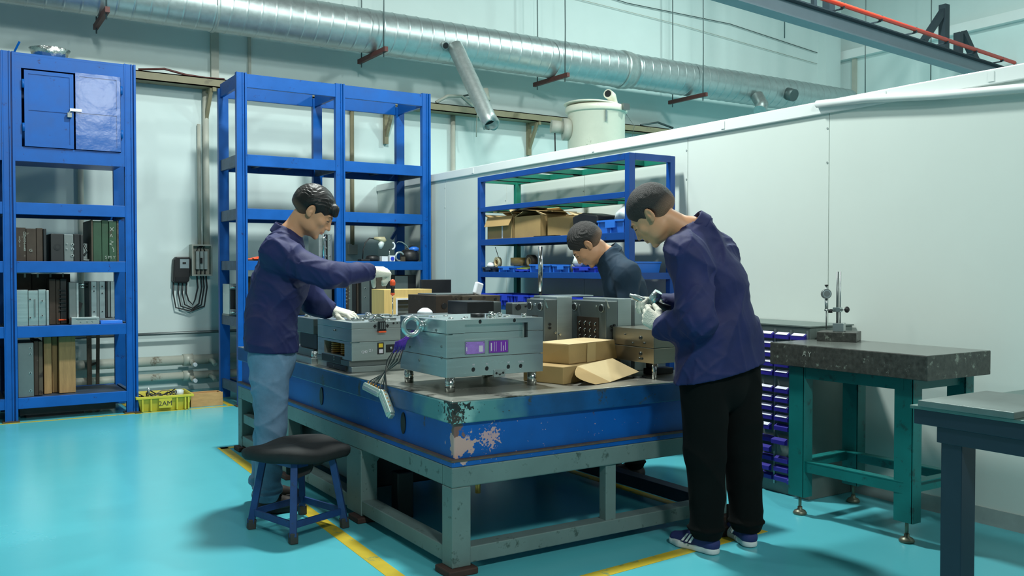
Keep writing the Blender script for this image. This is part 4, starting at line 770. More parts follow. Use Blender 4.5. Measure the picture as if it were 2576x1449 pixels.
MB().box(2.312, 2.321, AY0+.002, AY0+.02, .958, 1.027).build('pocket_rib', M['chrome'], a)
for x in (2.046, 2.117, 2.233, 2.301): MB().cyl((x, 3.538, .824), (x, 3.5405, .824), .0104, n=16).build('hole_shade', M['black'], a)  # black discs just inside the mouths stand in for the shade in the holes
for x in (2.082, 2.267): MB().cyl((x, 3.538, 1.0385), (x, 3.5405, 1.0385), .0094, n=16).build('hole_shade', M['black'], a)
for x, s in ((2.046, 'IN'), (2.117, 'IN'), (2.233, 'N7'), (2.301, 'OUT4')): text(s, .011, M['label'], a, (x, AY0-.0006, .845), RX, 'engraved_marks', .0003)
br = MB().box(2.152, 2.212, AY0-.006, AY0+.004, .782, .816).build('bracket', M['steel2'], a, bev=.002)
for x in (2.164, 2.200): MB().cyl((x, AY0-.0075, .800), (x, AY0-.0055, .800), .0055, n=12).build('bolt_hole', M['black'], br)
MB().tube([(2.175, AY0-.008, .798), (2.182, AY0-.008, .791), (2.189, AY0-.008, .798)], .002, 6).build('hook', M['black'], br)
for x0, x1, m in ((2.004, 2.104, 'plate1'), (2.128, 2.230, 'plate2')):
    l = MB().box(x0, x1, AY0-.002, AY0, .894, .949).build('label_plate', M[m], a, bev=.004)
    MB().box(x0-.002, x1+.002, AY0-.0015, AY0+.0005, .892, .951).build('label_rim', M['steeld'], l)
    for xx in (x0+.005, x1-.005):
        for zz in (.899, .944): MB().cyl((xx, AY0-.003, zz), (xx, AY0-.001, zz), .002, n=8).build('rivet', M['chrome'], l)
    if m == 'plate2':
        for q in ((x0+.008, x0+.014, .903, .940), (x0+.026, x0+.028, .90, .944), (x0+.036, x0+.038, .90, .944), (x0+.062, x0+.065, .90, .942), (x0+.074, x0+.077, .90, .925), (x1-.016, x1-.013, .903, .942)):
            MB().box(q[0], q[1], AY0-.0026, AY0-.0019, q[2], q[3]).build('printed_line', M['label'], l)
    else:
        MB().box(x0+.004, x0+.008, AY0-.0026, AY0-.0019, .908, .926).box(x1-.03, x1-.01, AY0-.0024, AY0-.0019, .902, .93).build('printed_line', M['label'], l)
for x, y in ((1.915+.02, 3.53+.022), (1.935, 3.965), (2.40-.02, 3.56), (2.36, 3.95)):
    MB().cyl((x, y, Zt), (x, y, .7935), .022, n=28).build('guide_pin', M['chrome'], a)
    MB().tube([(x, y, .748), (x, y, .750)], .0228, 28).tube([(x, y, .765), (x, y, .767)], .0228, 28).build('pin_groove', M['blacksteel'], a)
for x, y in ((2.02, 3.70), (2.22, 3.68), (2.05, 3.9)): MB().cyl((x, y, .768), (x, y, .7935), .014, n=16).build('stop_button', M['steeld'], a)
MB().box(2.2, 2.3, 3.75, 3.85, .775, .7935).build('ejector_block', M['steeld'], a, bev=.002)
MB().tube([(1.852+.040*math.cos(t_), 3.77, 1.012+.040*math.sin(t_)) for t_ in [2*PI*k/32 for k in range(32)]], .0115, 14, closed=True).tube([(1.885, 3.77, 1.012), (1.910, 3.77, 1.012)], .016, 16).tube([(1.896, 3.77, 1.012), (1.908, 3.77, 1.012)], .026, 20).build('lifting_eye', M['steel'], a)
for y, z in ((3.58, .93), (3.58, .88), (3.63, 1.0), (3.80, .85), (3.95, .99), (3.95, .93), (3.9, .905)): MB().cyl((AX0-.0025, y, z), (AX0+.001, y, z), .006, n=10).build('side_bolt', M['steeld'], a)
for x, y, r, h in ((2.10, 3.70, .012, .004), (2.0, 3.66, .012, .004), (1.98, 3.8, .015, .004), (2.08, 3.86, .012, .004), (2.3, 3.66, .014, .004), (2.35, 3.72, .01, .004), (2.2, 3.62, .01, .003), (2.36, 3.6, .012, .016), (2.33, 3.85, .012, .016), (2.03, 3.60, .01, .003)):
    MB().lathe([(r, 0), (r, h), (r*.8, h+.001), (r*.7, h-.001), (0, h-.001)], (x, y, 1.0485), 18).build('top_bolt', M['chrome'], a)
MB().lathe([(.034, 0), (.034, .016), (.03, .018), (.02, .018), (.012, .008), (0, .008)], (2.165, 3.70, 1.0485), 28).build('locating_ring', M['blacksteel'], a)
MB().lathe([(.024, 0), (.024, .018), (.02, .02), (.0, .02)], (2.21, 3.65, 1.0485), 24).build('sprue_bush', M['chrome'], a); MB().lathe([(.012, 0), (.012, .02), (0, .02)], (2.275, 3.68, 1.0485), 18).build('top_bolt', M['chrome'], a)
MB().box(1.93, 1.99, 3.86, 3.95, 1.0485, 1.056).build('clear_block', M['steel'], a, bev=.002)
# bundle of wires and two connectors hanging over the table edge
wr = [((1.91, 3.87, .985), (1.87, 3.885, .955), (1.835, 3.90, .91), (1.822, 3.91, .88)), ]
for i in range(9):
    x0 = 1.895-.002*(i % 3); y0 = 3.86+.006*(i % 4); z0 = .982-.006*(i % 3)
    e = i/8; kx = 1.862-.030*e; ky = 3.87+.045*e; kz = .895-.008*(i % 3)
    tgt = (1.797, 4.10-.0165*i*1.0, .713-.0035*i) if i < 5 else (1.797, 3.985-.026*(i-5), .700-.013*(i-5))
    w_ = thing('sensor_wire', 'purple and grey wire falling from the front mould to the connectors', 'wire', (x0, y0, z0), 'wires of the front mould')
    MB().tube([(x0+.02, y0, z0+.006), (x0-.012, y0+.006, z0-.025), (kx+.01, ky, .93), (kx, ky+.004, kz)], .0042, 8).build('purple_sleeve', M['purple'], w_)
    sw = .035*(e-.5)
    MB().tube([(kx, ky+.003, kz+.012), (kx-.015, ky+.03+sw, .84), ((kx+tgt[0])/2-.018, (ky+tgt[1])/2+sw*1.4, .785), (tgt[0]-.004, tgt[1], tgt[2]+.018), tgt], .0026, 6).build('grey_core', M['wireg' if i % 2 else 'wire'], w_)
def conn(label, p, q, w, h):
    t = thing('connector', label, 'connector', p, 'connectors hanging over the table edge'); P = Vector(p); Q = Vector(q); d = (Q-P).normalized()
    MB().bar(P, Q, w, h, up=(-1, 0, .3)).build('shell', M['connector'], t, bev=.004)
    MB().bar(P+d*.01+Vector((-.016, 0, .002)), Q-d*.01+Vector((-.016, 0, .002)), w*.35, .006, up=(-1, 0, .3)).build('ridge', M['steel'], t, bev=.001)
    MB().bar(P-d*.012, P, w*.7, h*.8, up=(-1, 0, .3)).build('end_cap', M['connector'], t, bev=.003); MB().bar(Q, Q+d*.012, w*.7, h*.8, up=(-1, 0, .3)).build('end_cap', M['connector'], t, bev=.003)
    for i in range(5):
        r = P.lerp(Q, .15+.17*i)+Vector((.002, 0, .018)); MB().cyl(r, r+Vector((0, 0, .012)), .004, n=8).build('wire_ferrule', M['brass'], t)
conn('left silver connector lying along the table edge', (1.782, 4.135, .700), (1.782, 3.955, .683), .038, .03); conn('right silver connector hanging steeply below the table edge', (1.780, 3.93, .690), (1.778, 3.835, .600), .04, .03)

# B: left mould with springs, orange latch
b = thing('injection_mould', 'left steel mould with amber springs and an orange-tipped latch', 'mould', (2.15, 4.73, Zt))
BX0, BX1, BY0, BY1 = 1.853, 2.43, 4.482, 4.985
MB().box(BX0, BX1, BY0, BY1, Zt, .7580).build('plate', M['steel2'], b, bev=.0015); MB().box(BX0-.006, BX1, BY0+.02, BY1, .7585, .787).build('plate', M['steeld'], b, bev=.0015)
q = MB().box(BX0, BX1, BY0, BY1, .7885, .8880).build('plate', M['steel'], b, bev=.0015); carve(q, MB().box(BX0-.02, BX0+.16, BY0+.10, BY0+.40, .806, .875).box(BX0-.01, BX0+.045, BY0-.01, BY0+.02, .884, .90))
q = MB().box(BX0, BX1, BY0, BY1, .8900, .9580).build('plate', M['steel2'], b, bev=.0015); q = MB().box(BX0, BX1, BY0, BY1, .9590, .9930).build('plate', M['steel2'], b, bev=.0015)
for y in (BY0+.19, BY0+.33):
    mb = MB(); mb.tube([(BX0+.055+.034*math.cos(k*.6), y+.034*math.sin(k*.6), .808+.0011*k) for k in range(60)], .005, 6).build('spring', M['spring'], b); MB().cyl((BX0+.055, y, .806), (BX0+.055, y, .875), .010, n=12).build('spring_pin', M['steeld'], b)
MB().box(BX0+.15, BX0+.158, BY0+.10, BY0+.40, .806, .875).build('cavity_back', M['black'], b)
MB().box(BX0-.008, BX0, BY0+.14, BY0+.42, .762, .80).build('side_plate', M['blacksteel'], b, bev=.002); MB().box(BX0-.010, BX0, BY0+.06, BY0+.34, .733, .757).build('side_plate', M['blacksteel'], b, bev=.002)
for z in (.745, .78, .795, .94): MB().cyl((BX0-.011, BY0+.23, z), (BX0, BY0+.23, z), .005, n=10).build('side_bolt', M['steeld'], b)
lt = MB().prism([(2.002, BY0, .995), (2.040, BY0, .995), (2.040, BY0, .958), (2.046, BY0, .945), (1.996, BY0, .945), (2.002, BY0, .958)], (0, -.022, 0)).build('latch', M['blacksteel'], b, bev=.002)
MB().box(1.999, 2.043, BY0-.024, BY0, .935, .9445).build('orange_tip', M['orange'], lt, bev=.003)
for x in (2.010, 2.021, 2.032): MB().box(x-.002, x+.002, BY0-.0235, BY0-.022, .955, .99).build('groove', M['steel2'], lt)
for x in (1.985, 2.058): MB().prism([(x-.010, BY0-.001, .970), (x, BY0-.001, .981), (x+.010, BY0-.001, .970), (x, BY0-.001, .959)], (0, -.002, 0)).build('diamond_hole', M['black'], b)
for x in (2.095, 2.117, 2.138): MB().cyl((x, BY0-.002, .983), (x, BY0+.001, .983), .006 if x != 2.117 else .004, n=12).build('bolt_hole', M['black'], b)
MB().box(1.999, 2.037, BY0-.003, BY0+.001, .8185, .8815).build('plug_frame', M['black'], b, bev=.002); MB().box(2.006, 2.030, BY0-.0045, BY0-.002, .855, .876).build('yellow_sticker', M['yellowlab'], b); MB().box(2.008, 2.030, BY0-.0045, BY0-.002, .824, .845).build('white_sticker', M['label'], b)
MB().box(2.05, 2.13, BY0-.003, BY0+.001, .826, .869).build('socket_frame', M['black'], b, bev=.002); MB().lathe([(.008, 0), (.008, .012), (.004, .015), (0, .015)], (0, 0, 0), 10).xf(Matrix.Translation((2.075, BY0-.002, .85)) @ Matrix.Rotation(PI/2, 4, 'X')).build('plug', M['chrome'], b)
text('Q42', .02, M['label'], b, (1.925, BY0-.0008, .835), RX, 'engraved_marks', .0003); text('Z /', .018, M['label'], b, (1.962, BY0-.0008, .84), RX, 'engraved_marks', .0003)
R_ = random.Random(5)
for i in range(46):
    x = R_.uniform(BX0+.03, BX1-.03); y = R_.uniform(BY0+.02, BY1-.02)
    if 1.97 < x < 2.25 and y > 4.80 or (x < 1.98 and y > 4.75): continue
    w_, d_, h_ = R_.uniform(.008, .035), R_.uniform(.008, .04), R_.uniform(.004, .016); m = R_.choice(['steel', 'chrome', 'steel2', 'steeld', 'chrome'])
    if i % 3 == 0: MB().lathe([(w_*.4, 0), (w_*.4, h_), (w_*.25, h_+.002), (0, h_)], (x, y, .993), 14).build('top_bolt', M[m], b)
    elif i % 7 == 1: MB().tube([(x, y, .995), (x+.01, y, .995+h_*1.3), (x+.04, y+.01, .995+h_*1.3), (x+.05, y+.01, .995)], .004, 6).build('water_hose_nipple', M[m], b)
    else: MB().box(x-w_, x+w_, y-d_, y+d_, .993, .993+h_).build('insert_block', M[m], b, bev=.002)
MB().tube([(1.985, 4.5, .998), (1.995, 4.51, 1.018), (2.02, 4.52, 1.026), (2.045, 4.51, 1.018), (2.055, 4.5, .998)], .009, 8).build('handle_clip', M['chrome'], b)
MB().box(1.98, 2.06, 4.50, 4.56, .993, 1.008).build('clip_block', M['chrome'], b, bev=.004)

# C: the mould behind it
c = thing('injection_mould', 'dark stepped mould behind the left mould, half hidden by the left worker', 'mould', (2.1, 5.27, Zt))
for x0, x1, y0, y1, z0, z1, m in ((1.84, 2.42, 5.02, 5.36, .90, .988, 'steeld'), (1.86, 2.42, 5.02, 5.30, .81, .898, 'blacksteel'), (1.85, 2.4, 5.05, 5.40, .765, .808, 'steeld'), (1.82, 2.40, 5.0, 5.45, Zt, .7635, 'steel2')):
    MB().box(x0, x1, y0, y1, z0, z1).build('plate', M[m], c, bev=.002)
MB().cyl((1.85, 5.03, .765), (1.85, 5.03, .80), .02, n=14).build('stop_block', M['steel2'], c)
for x, y in ((1.95, 5.12), (2.1, 5.2), (2.25, 5.15), (2.05, 5.32), (2.3, 5.3), (2.2, 5.08), (1.9, 5.28)): MB().lathe([(.018, 0), (.018, .012), (.012, .015), (0, .013)], (x, y, .988), 16).build('top_bolt', M['chrome'], c)
for x, y in ((2.0, 5.28), (2.17, 5.3), (2.33, 5.12), (2.02, 5.07)): MB().box(x-.03, x+.03, y-.02, y+.02, .988, 1.0).build('insert_block', M['steel2'], c, bev=.003)

# plates lying behind A and B
t = thing('plate_stack', 'stack of flat grey steel plates behind the front mould', 'plates', (2.62, 4.75, Zt))
for i, (x0, x1, y0, y1, z0, z1, m) in enumerate(((2.50, 2.80, 4.55, 5.1, Zt, .90, 'blacksteel'), (2.46, 2.82, 4.50, 5.15, .902, .945, 'steeld'), (2.45, 2.80, 4.6, 5.2, .947, .985, 'rust'), (2.44, 2.86, 4.52, 5.05, .987, 1.0, 'steeld'))): MB().box(x0, x1, y0, y1, z0, z1).build('plate', M[m], t, bev=.002)
tag(MB().lathe([(.05, 0), (.045, .015), (.03, .028), (.015, .035), (0, .036)], (2.55, 5.0, 1.001), 9).build('crumpled_rag', M['white']), 'crumpled white tissue on the plates in front of the plywood box', 'tissue')
# J plywood case with framed window, K black panel, H brown block, bottle
t = thing('plywood_case', 'pale plywood case with a framed opening at the far end of the table', 'case', (3.0, 6.25, Zt))
q = MB().box(2.80, 3.195, 6.15, 6.38, Zt, 1.122).build('case_body', M['wood'], t, bev=.002); carve(q, MB().box(2.905, 3.13, 6.10, 6.30, .90, 1.045))
for z0, z1, x0, x1 in ((1.045, 1.057, 2.893, 3.142), (.89, .90, 2.893, 3.142), (.90, 1.045, 2.893, 2.905), (.90, 1.045, 3.13, 3.142)): MB().box(x0, x1, 6.142, 6.16, z0, z1).build('frame_bar', M['white'], t)
for z in (.93, .965, 1.0, 1.025): MB().box(2.907, 3.128, 6.20, 6.205, z, z+.012).build('louvre', M['steeld'], t)
MB().box(2.906, 3.129, 6.294, 6.299, .90, 1.045).build('back_panel', M['glass'], t)
tag(MB().box(3.235, 3.50, 6.40, 6.43, 0.70, 1.19).build('dark_board', M['black'], bev=.003), 'black upright board behind the table right of the plywood case', 'board')
t = thing('brown_block', 'long rusty brown steel block with round bores behind the grey plates', 'mould', (3.06, 5.4, Zt))
for i, (x0, x1, y, m) in enumerate(((2.80, 2.925, 5.33, 'rust2'), (2.927, 3.0, 5.35, 'rust'), (3.002, 3.30, 5.33, 'rust'))):
    q = MB().box(x0, x1, y, 5.75, Zt, 1.098-.002*i).build('block', M[m], t, bev=.003)
for x, z, r in ((2.86, 1.03, .02), (2.96, 1.03, .014), (3.06, 1.07, .012), (3.26, 1.07, .010), (3.06, 1.0, .015), (2.86, .97, .015)): MB().cyl((x, 5.328, z), (x, 5.324, z), r, n=16).build('bore', M['black'], t)
MB().box(2.85, 3.15, 5.42, 5.7, 1.098, 1.106).build('cover_plate', M['steeld'], t, bev=.002)
bt = tag(MB().box(-.028, .028, -.02, .02, 0, .085).xf(Matrix.Translation((3.15, 5.40, 1.10)) @ Matrix.Rotation(.3, 4, 'Y')).build('white_bottle', M['white'], bev=.010), 'tilted small white plastic block on top of the brown steel block', 'bottle')
# G low dark plates
t = thing('dark_mould', 'low dark grey mould halves right behind the front mould', 'mould', (2.85, 4.7, Zt))
for x0, x1, y0, z1, m in ((2.68, 2.865, 4.7, 1.080, 'blacksteel'), (2.868, 2.93, 4.72, 1.076, 'steeld')): MB().box(x0, x1, y0, 4.95, Zt, z1).build('plate', M[m], t, bev=.004)
t = thing('dark_mould', 'small dark mould half with one big round bore', 'mould', (2.99, 4.65, Zt))
MB().box(2.935, 3.075, 4.6, 4.68, Zt, 1.072).build('plate', M['steeld'], t, bev=.006); MB().cyl((2.975, 4.598, 1.045), (2.975, 4.592, 1.045), .018, n=18).build('bore', M['black'], t); MB().cyl((3.03, 4.599, 1.05), (3.03, 4.594, 1.05), .007, n=6).build('bolt', M['blacksteel'], t)
# F upright mould plates
def upright(label, x0, x1, y0, y1, z1, detail):
    t = thing('upright_mould', label, 'mould', ((x0+x1)/2, (y0+y1)/2, Zt), 'upright mould halves on the table')
    n = 2; MB().box(x0, x0+(x1-x0)*.45, y0, y1, Zt, z1-.012).build('plate', M['steeld'], t, bev=.004); MB().box(x0+(x1-x0)*.45+.002, x1, y0+.004, y1, Zt, z1).build('plate', M['steel2'], t, bev=.003)
    for y in (y0+.035, y1-.035):
        MB().tube([(x0-.001, y, z1-.05), (x0-.006, y, z1-.05)], .022, 20).build('bush_rim', M['steel2'], t); MB().tube([(x0-.004, y, z1-.05), (x0-.008, y, z1-.05)], .018, 20).build('bush_bore', M['black'], t)
    for y in (y0+.08, y1-.08): MB().cyl((x0, y, z1-.04), (x0-.004, y, z1-.04), .006, n=10).build('bolt', M['chrome'], t)
    MB().box(x0-.003, x0+.001, y0+.06, y1-.06, z1-.34, z1-.10).build('cavity_frame', M['rust2'], t)
    if detail:
        for r in range(6):
            for c_ in range(4):
                y = y0+.085+c_*(y1-y0-.17)/3; z = z1-.125-r*.036
                MB().tube([(x0-.003, y-.006, z), (x0-.007, y+.004, z-.008), (x0-.007, y-.003, z-.018), (x0-.003, y+.005, z-.024)], .003, 5).build('cavity_detail', M['chrome'], t)
    return t
u1 = upright('upright dark mould half with four rows of cavities left of the right worker hands', 2.965, 3.14, 3.737, 4.046, 1.119, True)
u0 = upright('upright dark mould half next to the steel column, seen edge on', 2.70, 2.885, 3.922, 4.09, 1.128, False)
for x, z in ((2.735, .985), (2.735, .965), (2.80, .93), (2.80, .89), (2.77, .94)): MB().cyl((x, 3.921, z), (x, 3.915, z), .007, n=12).build('side_bolt', M['black' if z > .95 else 'chrome'], u0)
MB().bar((2.703, 3.93, 1.125), (2.72, 3.92, 1.07), .008).build('corner_clip', M['chrome'], u0)
for x, z in ((3.0, .975), (3.0, .955), (3.03, .955), (3.02, .98)): MB().cyl((x, 3.736, z), (x, 3.730, z), .006, n=12).build('side_bolt', M['black'], u1)
MB().bar((2.968, 3.745, 1.12), (2.985, 3.735, 1.07), .008).build('corner_clip', M['chrome'], u1)
t = thing('mould_insert', 'grey stepped mould insert standing between the two upright mould halves', 'mould', (2.93, 4.2, Zt))
MB().box(2.885, 2.96, 4.12, 4.3, Zt, 1.12).build('plate', M['steeld'], t, bev=.003); MB().box(2.886, 2.955, 4.10, 4.119, 1.0, 1.03).build('bright_step', M['steel'], t, bev=.002); MB().box(2.89, 2.955, 4.10, 4.119, Zt, .98).build('lower_step', M['blacksteel'], t, bev=.003)
MB().box(2.89, 3.2, 4.15, 4.3, 1.12, 1.126).build('top_sheet', M['steel'], t)
t = thing('guide_column', 'tall slim polished steel column standing behind the upright moulds', 'column', (3.30, 4.85, Zt))
MB().cyl((3.31, 4.85, 1.13), (3.31, 4.85, 1.42), .0155, n=20).build('column', M['chrome'], t); MB().cyl((3.31, 4.85, 1.09), (3.31, 4.85, 1.13), .010, n=16).build('neck', M['blacksteel'], t); MB().box(3.26, 3.37, 4.80, 4.90, Zt, 1.09).build('base_block', M['steeld'], t, bev=.004)
# E block on pins at the right
e = thing('pin_mould', 'tan-reflecting steel mould on pins under the right worker hands', 'mould', (3.15, 3.57, Zt))
MB().box(3.0, 3.30, 3.40, 3.725, .884, .975).build('plate', M['steeltanreflect'], e, bev=.002); MB().box(3.0, 3.30, 3.40, 3.725, .806, .882).build('plate', M['steeltanreflect'], e, bev=.002)
for y, z, r in ((3.50, .93, .009), (3.50, .85, .009), (3.505, .825, .006), (3.49, .825, .006), (3.47, .905, .005), (3.56, .90, .004), (3.62, .94, .003)): MB().tube([(3.0, y, z), (2.994, y, z)], r, 14).build('bolt', M['steeld'], e); MB().tube([(2.9945, y, z), (2.992, y, z)], r*.6, 10).build('bolt_socket', M['black'], e)
for x, y in ((3.02, 3.42), (3.02, 3.70), (3.28, 3.42), (3.28, 3.70)): MB().cyl((x, y, Zt), (x, y, .807), .012, n=18).build('guide_pin', M['chrome'], e)
tag(MB().box(3.12, 3.27, 3.55, 3.62, Zt, .76).lathe([(.03, 0), (.03, .04), (.02, .05), (0, .05)], (3.16, 3.60, .76), 14).build('machine_vice', M['blacksteel'], bev=.004), 'small dark clamp on the table beneath the pin mould', 'clamp')
tag(MB().box(3.17, 3.33, 3.75, 3.95, Zt, 1.112).build('grey_block', M['steel2'], bev=.003), 'plain grey steel block behind the right worker gloves', 'block')
# D cardboard boxes
Bm = Matrix.Translation((2.60, 3.56, Zt)) @ Matrix.Rotation(.30, 4, 'Z')
l = thing('cardboard_box', 'lower cardboard box with its lid flap hanging out, next to front mould', 'box', (2.7, 3.6, Zt))
MB().box(-.11, .30, -.045, .20, 0, .083).xf(Bm).build('box_body', M['card'], l, bev=.003)
fl_ = MB().sheet([(0.0, -.048, .080), (.30, -.048, .095), (.375, -.16, .028), (.10, -.17, .003)], .003).xf(Bm).build('lid_flap', M['cardl'], l)
tongue = [(0.0, -.05, .079)]+[(-.02-.075*math.sin(t_), -.06-.105*(t_/PI), .078-.075*(t_/PI)) for t_ in [PI*k/8 for k in range(9)]]+[(.10, -.17, .003)]
MB().sheet(tongue, .003).xf(Bm).build('lid_tongue', M['card'], fl_)
MB().sheet([(.30, -.046, .095), (.33, .03, .055), (.40, -.12, .02), (.375, -.16, .028)], .003).xf(Bm).build('side_tab', M['cardl'], fl_)
Bm2 = Matrix.Translation((2.60, 3.56, Zt+.0845)) @ Matrix.Rotation(.27, 4, 'Z')
u = thing('cardboard_box', 'closed cardboard box with packing tape on top of the opened one', 'box', (2.7, 3.65, Zt+.085))
MB().add([(0, 0, 0), (.40, .0, 0), (.39, .20, 0), (-.01, .20, 0), (-.012, -.005, .097), (.375, .0, .097), (.37, .195, .099), (-.01, .20, .097)], [(0, 3, 2, 1), (4, 5, 6, 7), (0, 1, 5, 4), (1, 2, 6, 5), (2, 3, 7, 6), (3, 0, 4, 7)]).xf(Bm2).build('box_body', M['card'], u, bev=.004)
MB().add([(-.011, -.006, .0975), (.37, -.001, .0975), (.365, .195, .1), (-.005, .2, .098)], [(0, 1, 2, 3)]).xf(Bm2).build('lid_print', M['cardl'], u)
MB().add([(.135, -.0045, .001), (.205, -.0045, .001), (.205, -.0065, .096), (.135, -.0065, .096)], [(0, 1, 2, 3)]).xf(Bm2).build('tape_strip', M['cardtape'], u)
tag(MB().tube([(2.95, 3.50, Zt+.004), (3.0, 3.46, Zt+.004), (3.03, 3.52, Zt+.004)], .004, 6).build('loose_screw', M['blacksteel']), 'small dark metal bits beside the lower cardboard box', 'screw')

# ------------------------------------------------------------------ stool
st = thing('stool', 'low blue steel stool with a lumpy black foam seat left of the table', 'stool', (1.50, 4.30, 0))
feet = [(1.299, 4.425), (1.392, 4.076), (1.695, 4.197), (1.602, 4.546)]; ctr = Vector((1.497, 4.311, 0)); tops = [ctr+(Vector((x, y, 0))-ctr)*.72+Vector((0, 0, .36)) for x, y in feet]
for (x, y), p in zip(feet, tops):
    f = Vector((x, y, .03)); lg = MB().bar(f, p, .032, .032, up=(p-ctr).cross(Vector((0, 0, 1)))).build('leg', M['stool'], st, bev=.002)
    MB().bar(Vector((x, y, 0)), f+(p-f)*.06, .038, .038).build('rubber_foot', M['rubber'], lg, bev=.004)
mid = [Vector((x, y, .03)).lerp(p, .16) for (x, y), p in zip(feet, tops)]
for i in range(4): MB().bar(mid[i], mid[(i+1) % 4], .012, .032).build('stretcher', M['stool'], st, bev=.001); MB().bar(tops[i], tops[(i+1) % 4], .012, .05).build('seat_rail', M['stool'], st)
bm_ = MB(); n = 36; R = []
for i, (z, s) in enumerate(((.352, .90), (.358, 1.0), (.375, 1.06), (.398, 1.07), (.412, 1.03), (.420, .92), (.424, .7), (.424, .4), (.422, .1))):
    rg = []
    for k in range(n):
        an = 2*PI*k/n; c_, s_ = math.cos(an), math.sin(an); e_ = (abs(c_)**5+abs(s_)**5)**-.2
        wv = .010*math.sin(2*an+.6)+.006*math.sin(5*an+1)
        p = Vector((c_*e_*.205*s*(1+.03*math.sin(3*an)), s_*e_*.195*s, z+wv*(1 if z > .39 else .8)*min(1, s)))
        rg.append(Matrix.Rotation(.38, 4, 'Z') @ p+ctr)
    R.append(rg)
bm_.rings(R, n).build('foam_seat', M['foam'], st)
MB().lathe([(.06, 0), (.09, .02), (.10, .05), (.07, .07)], (1.58, 4.36, .30), 12).build('hanging_pad', M['foam'], st)
MB().prism([(1.40, 4.20, .30), (1.44, 4.16, .28), (1.50, 4.15, .30), (1.52, 4.16, .345), (1.40, 4.2, .345)], (.03, .05, 0)).build('torn_cover', M['foam'], st, bev=.004)

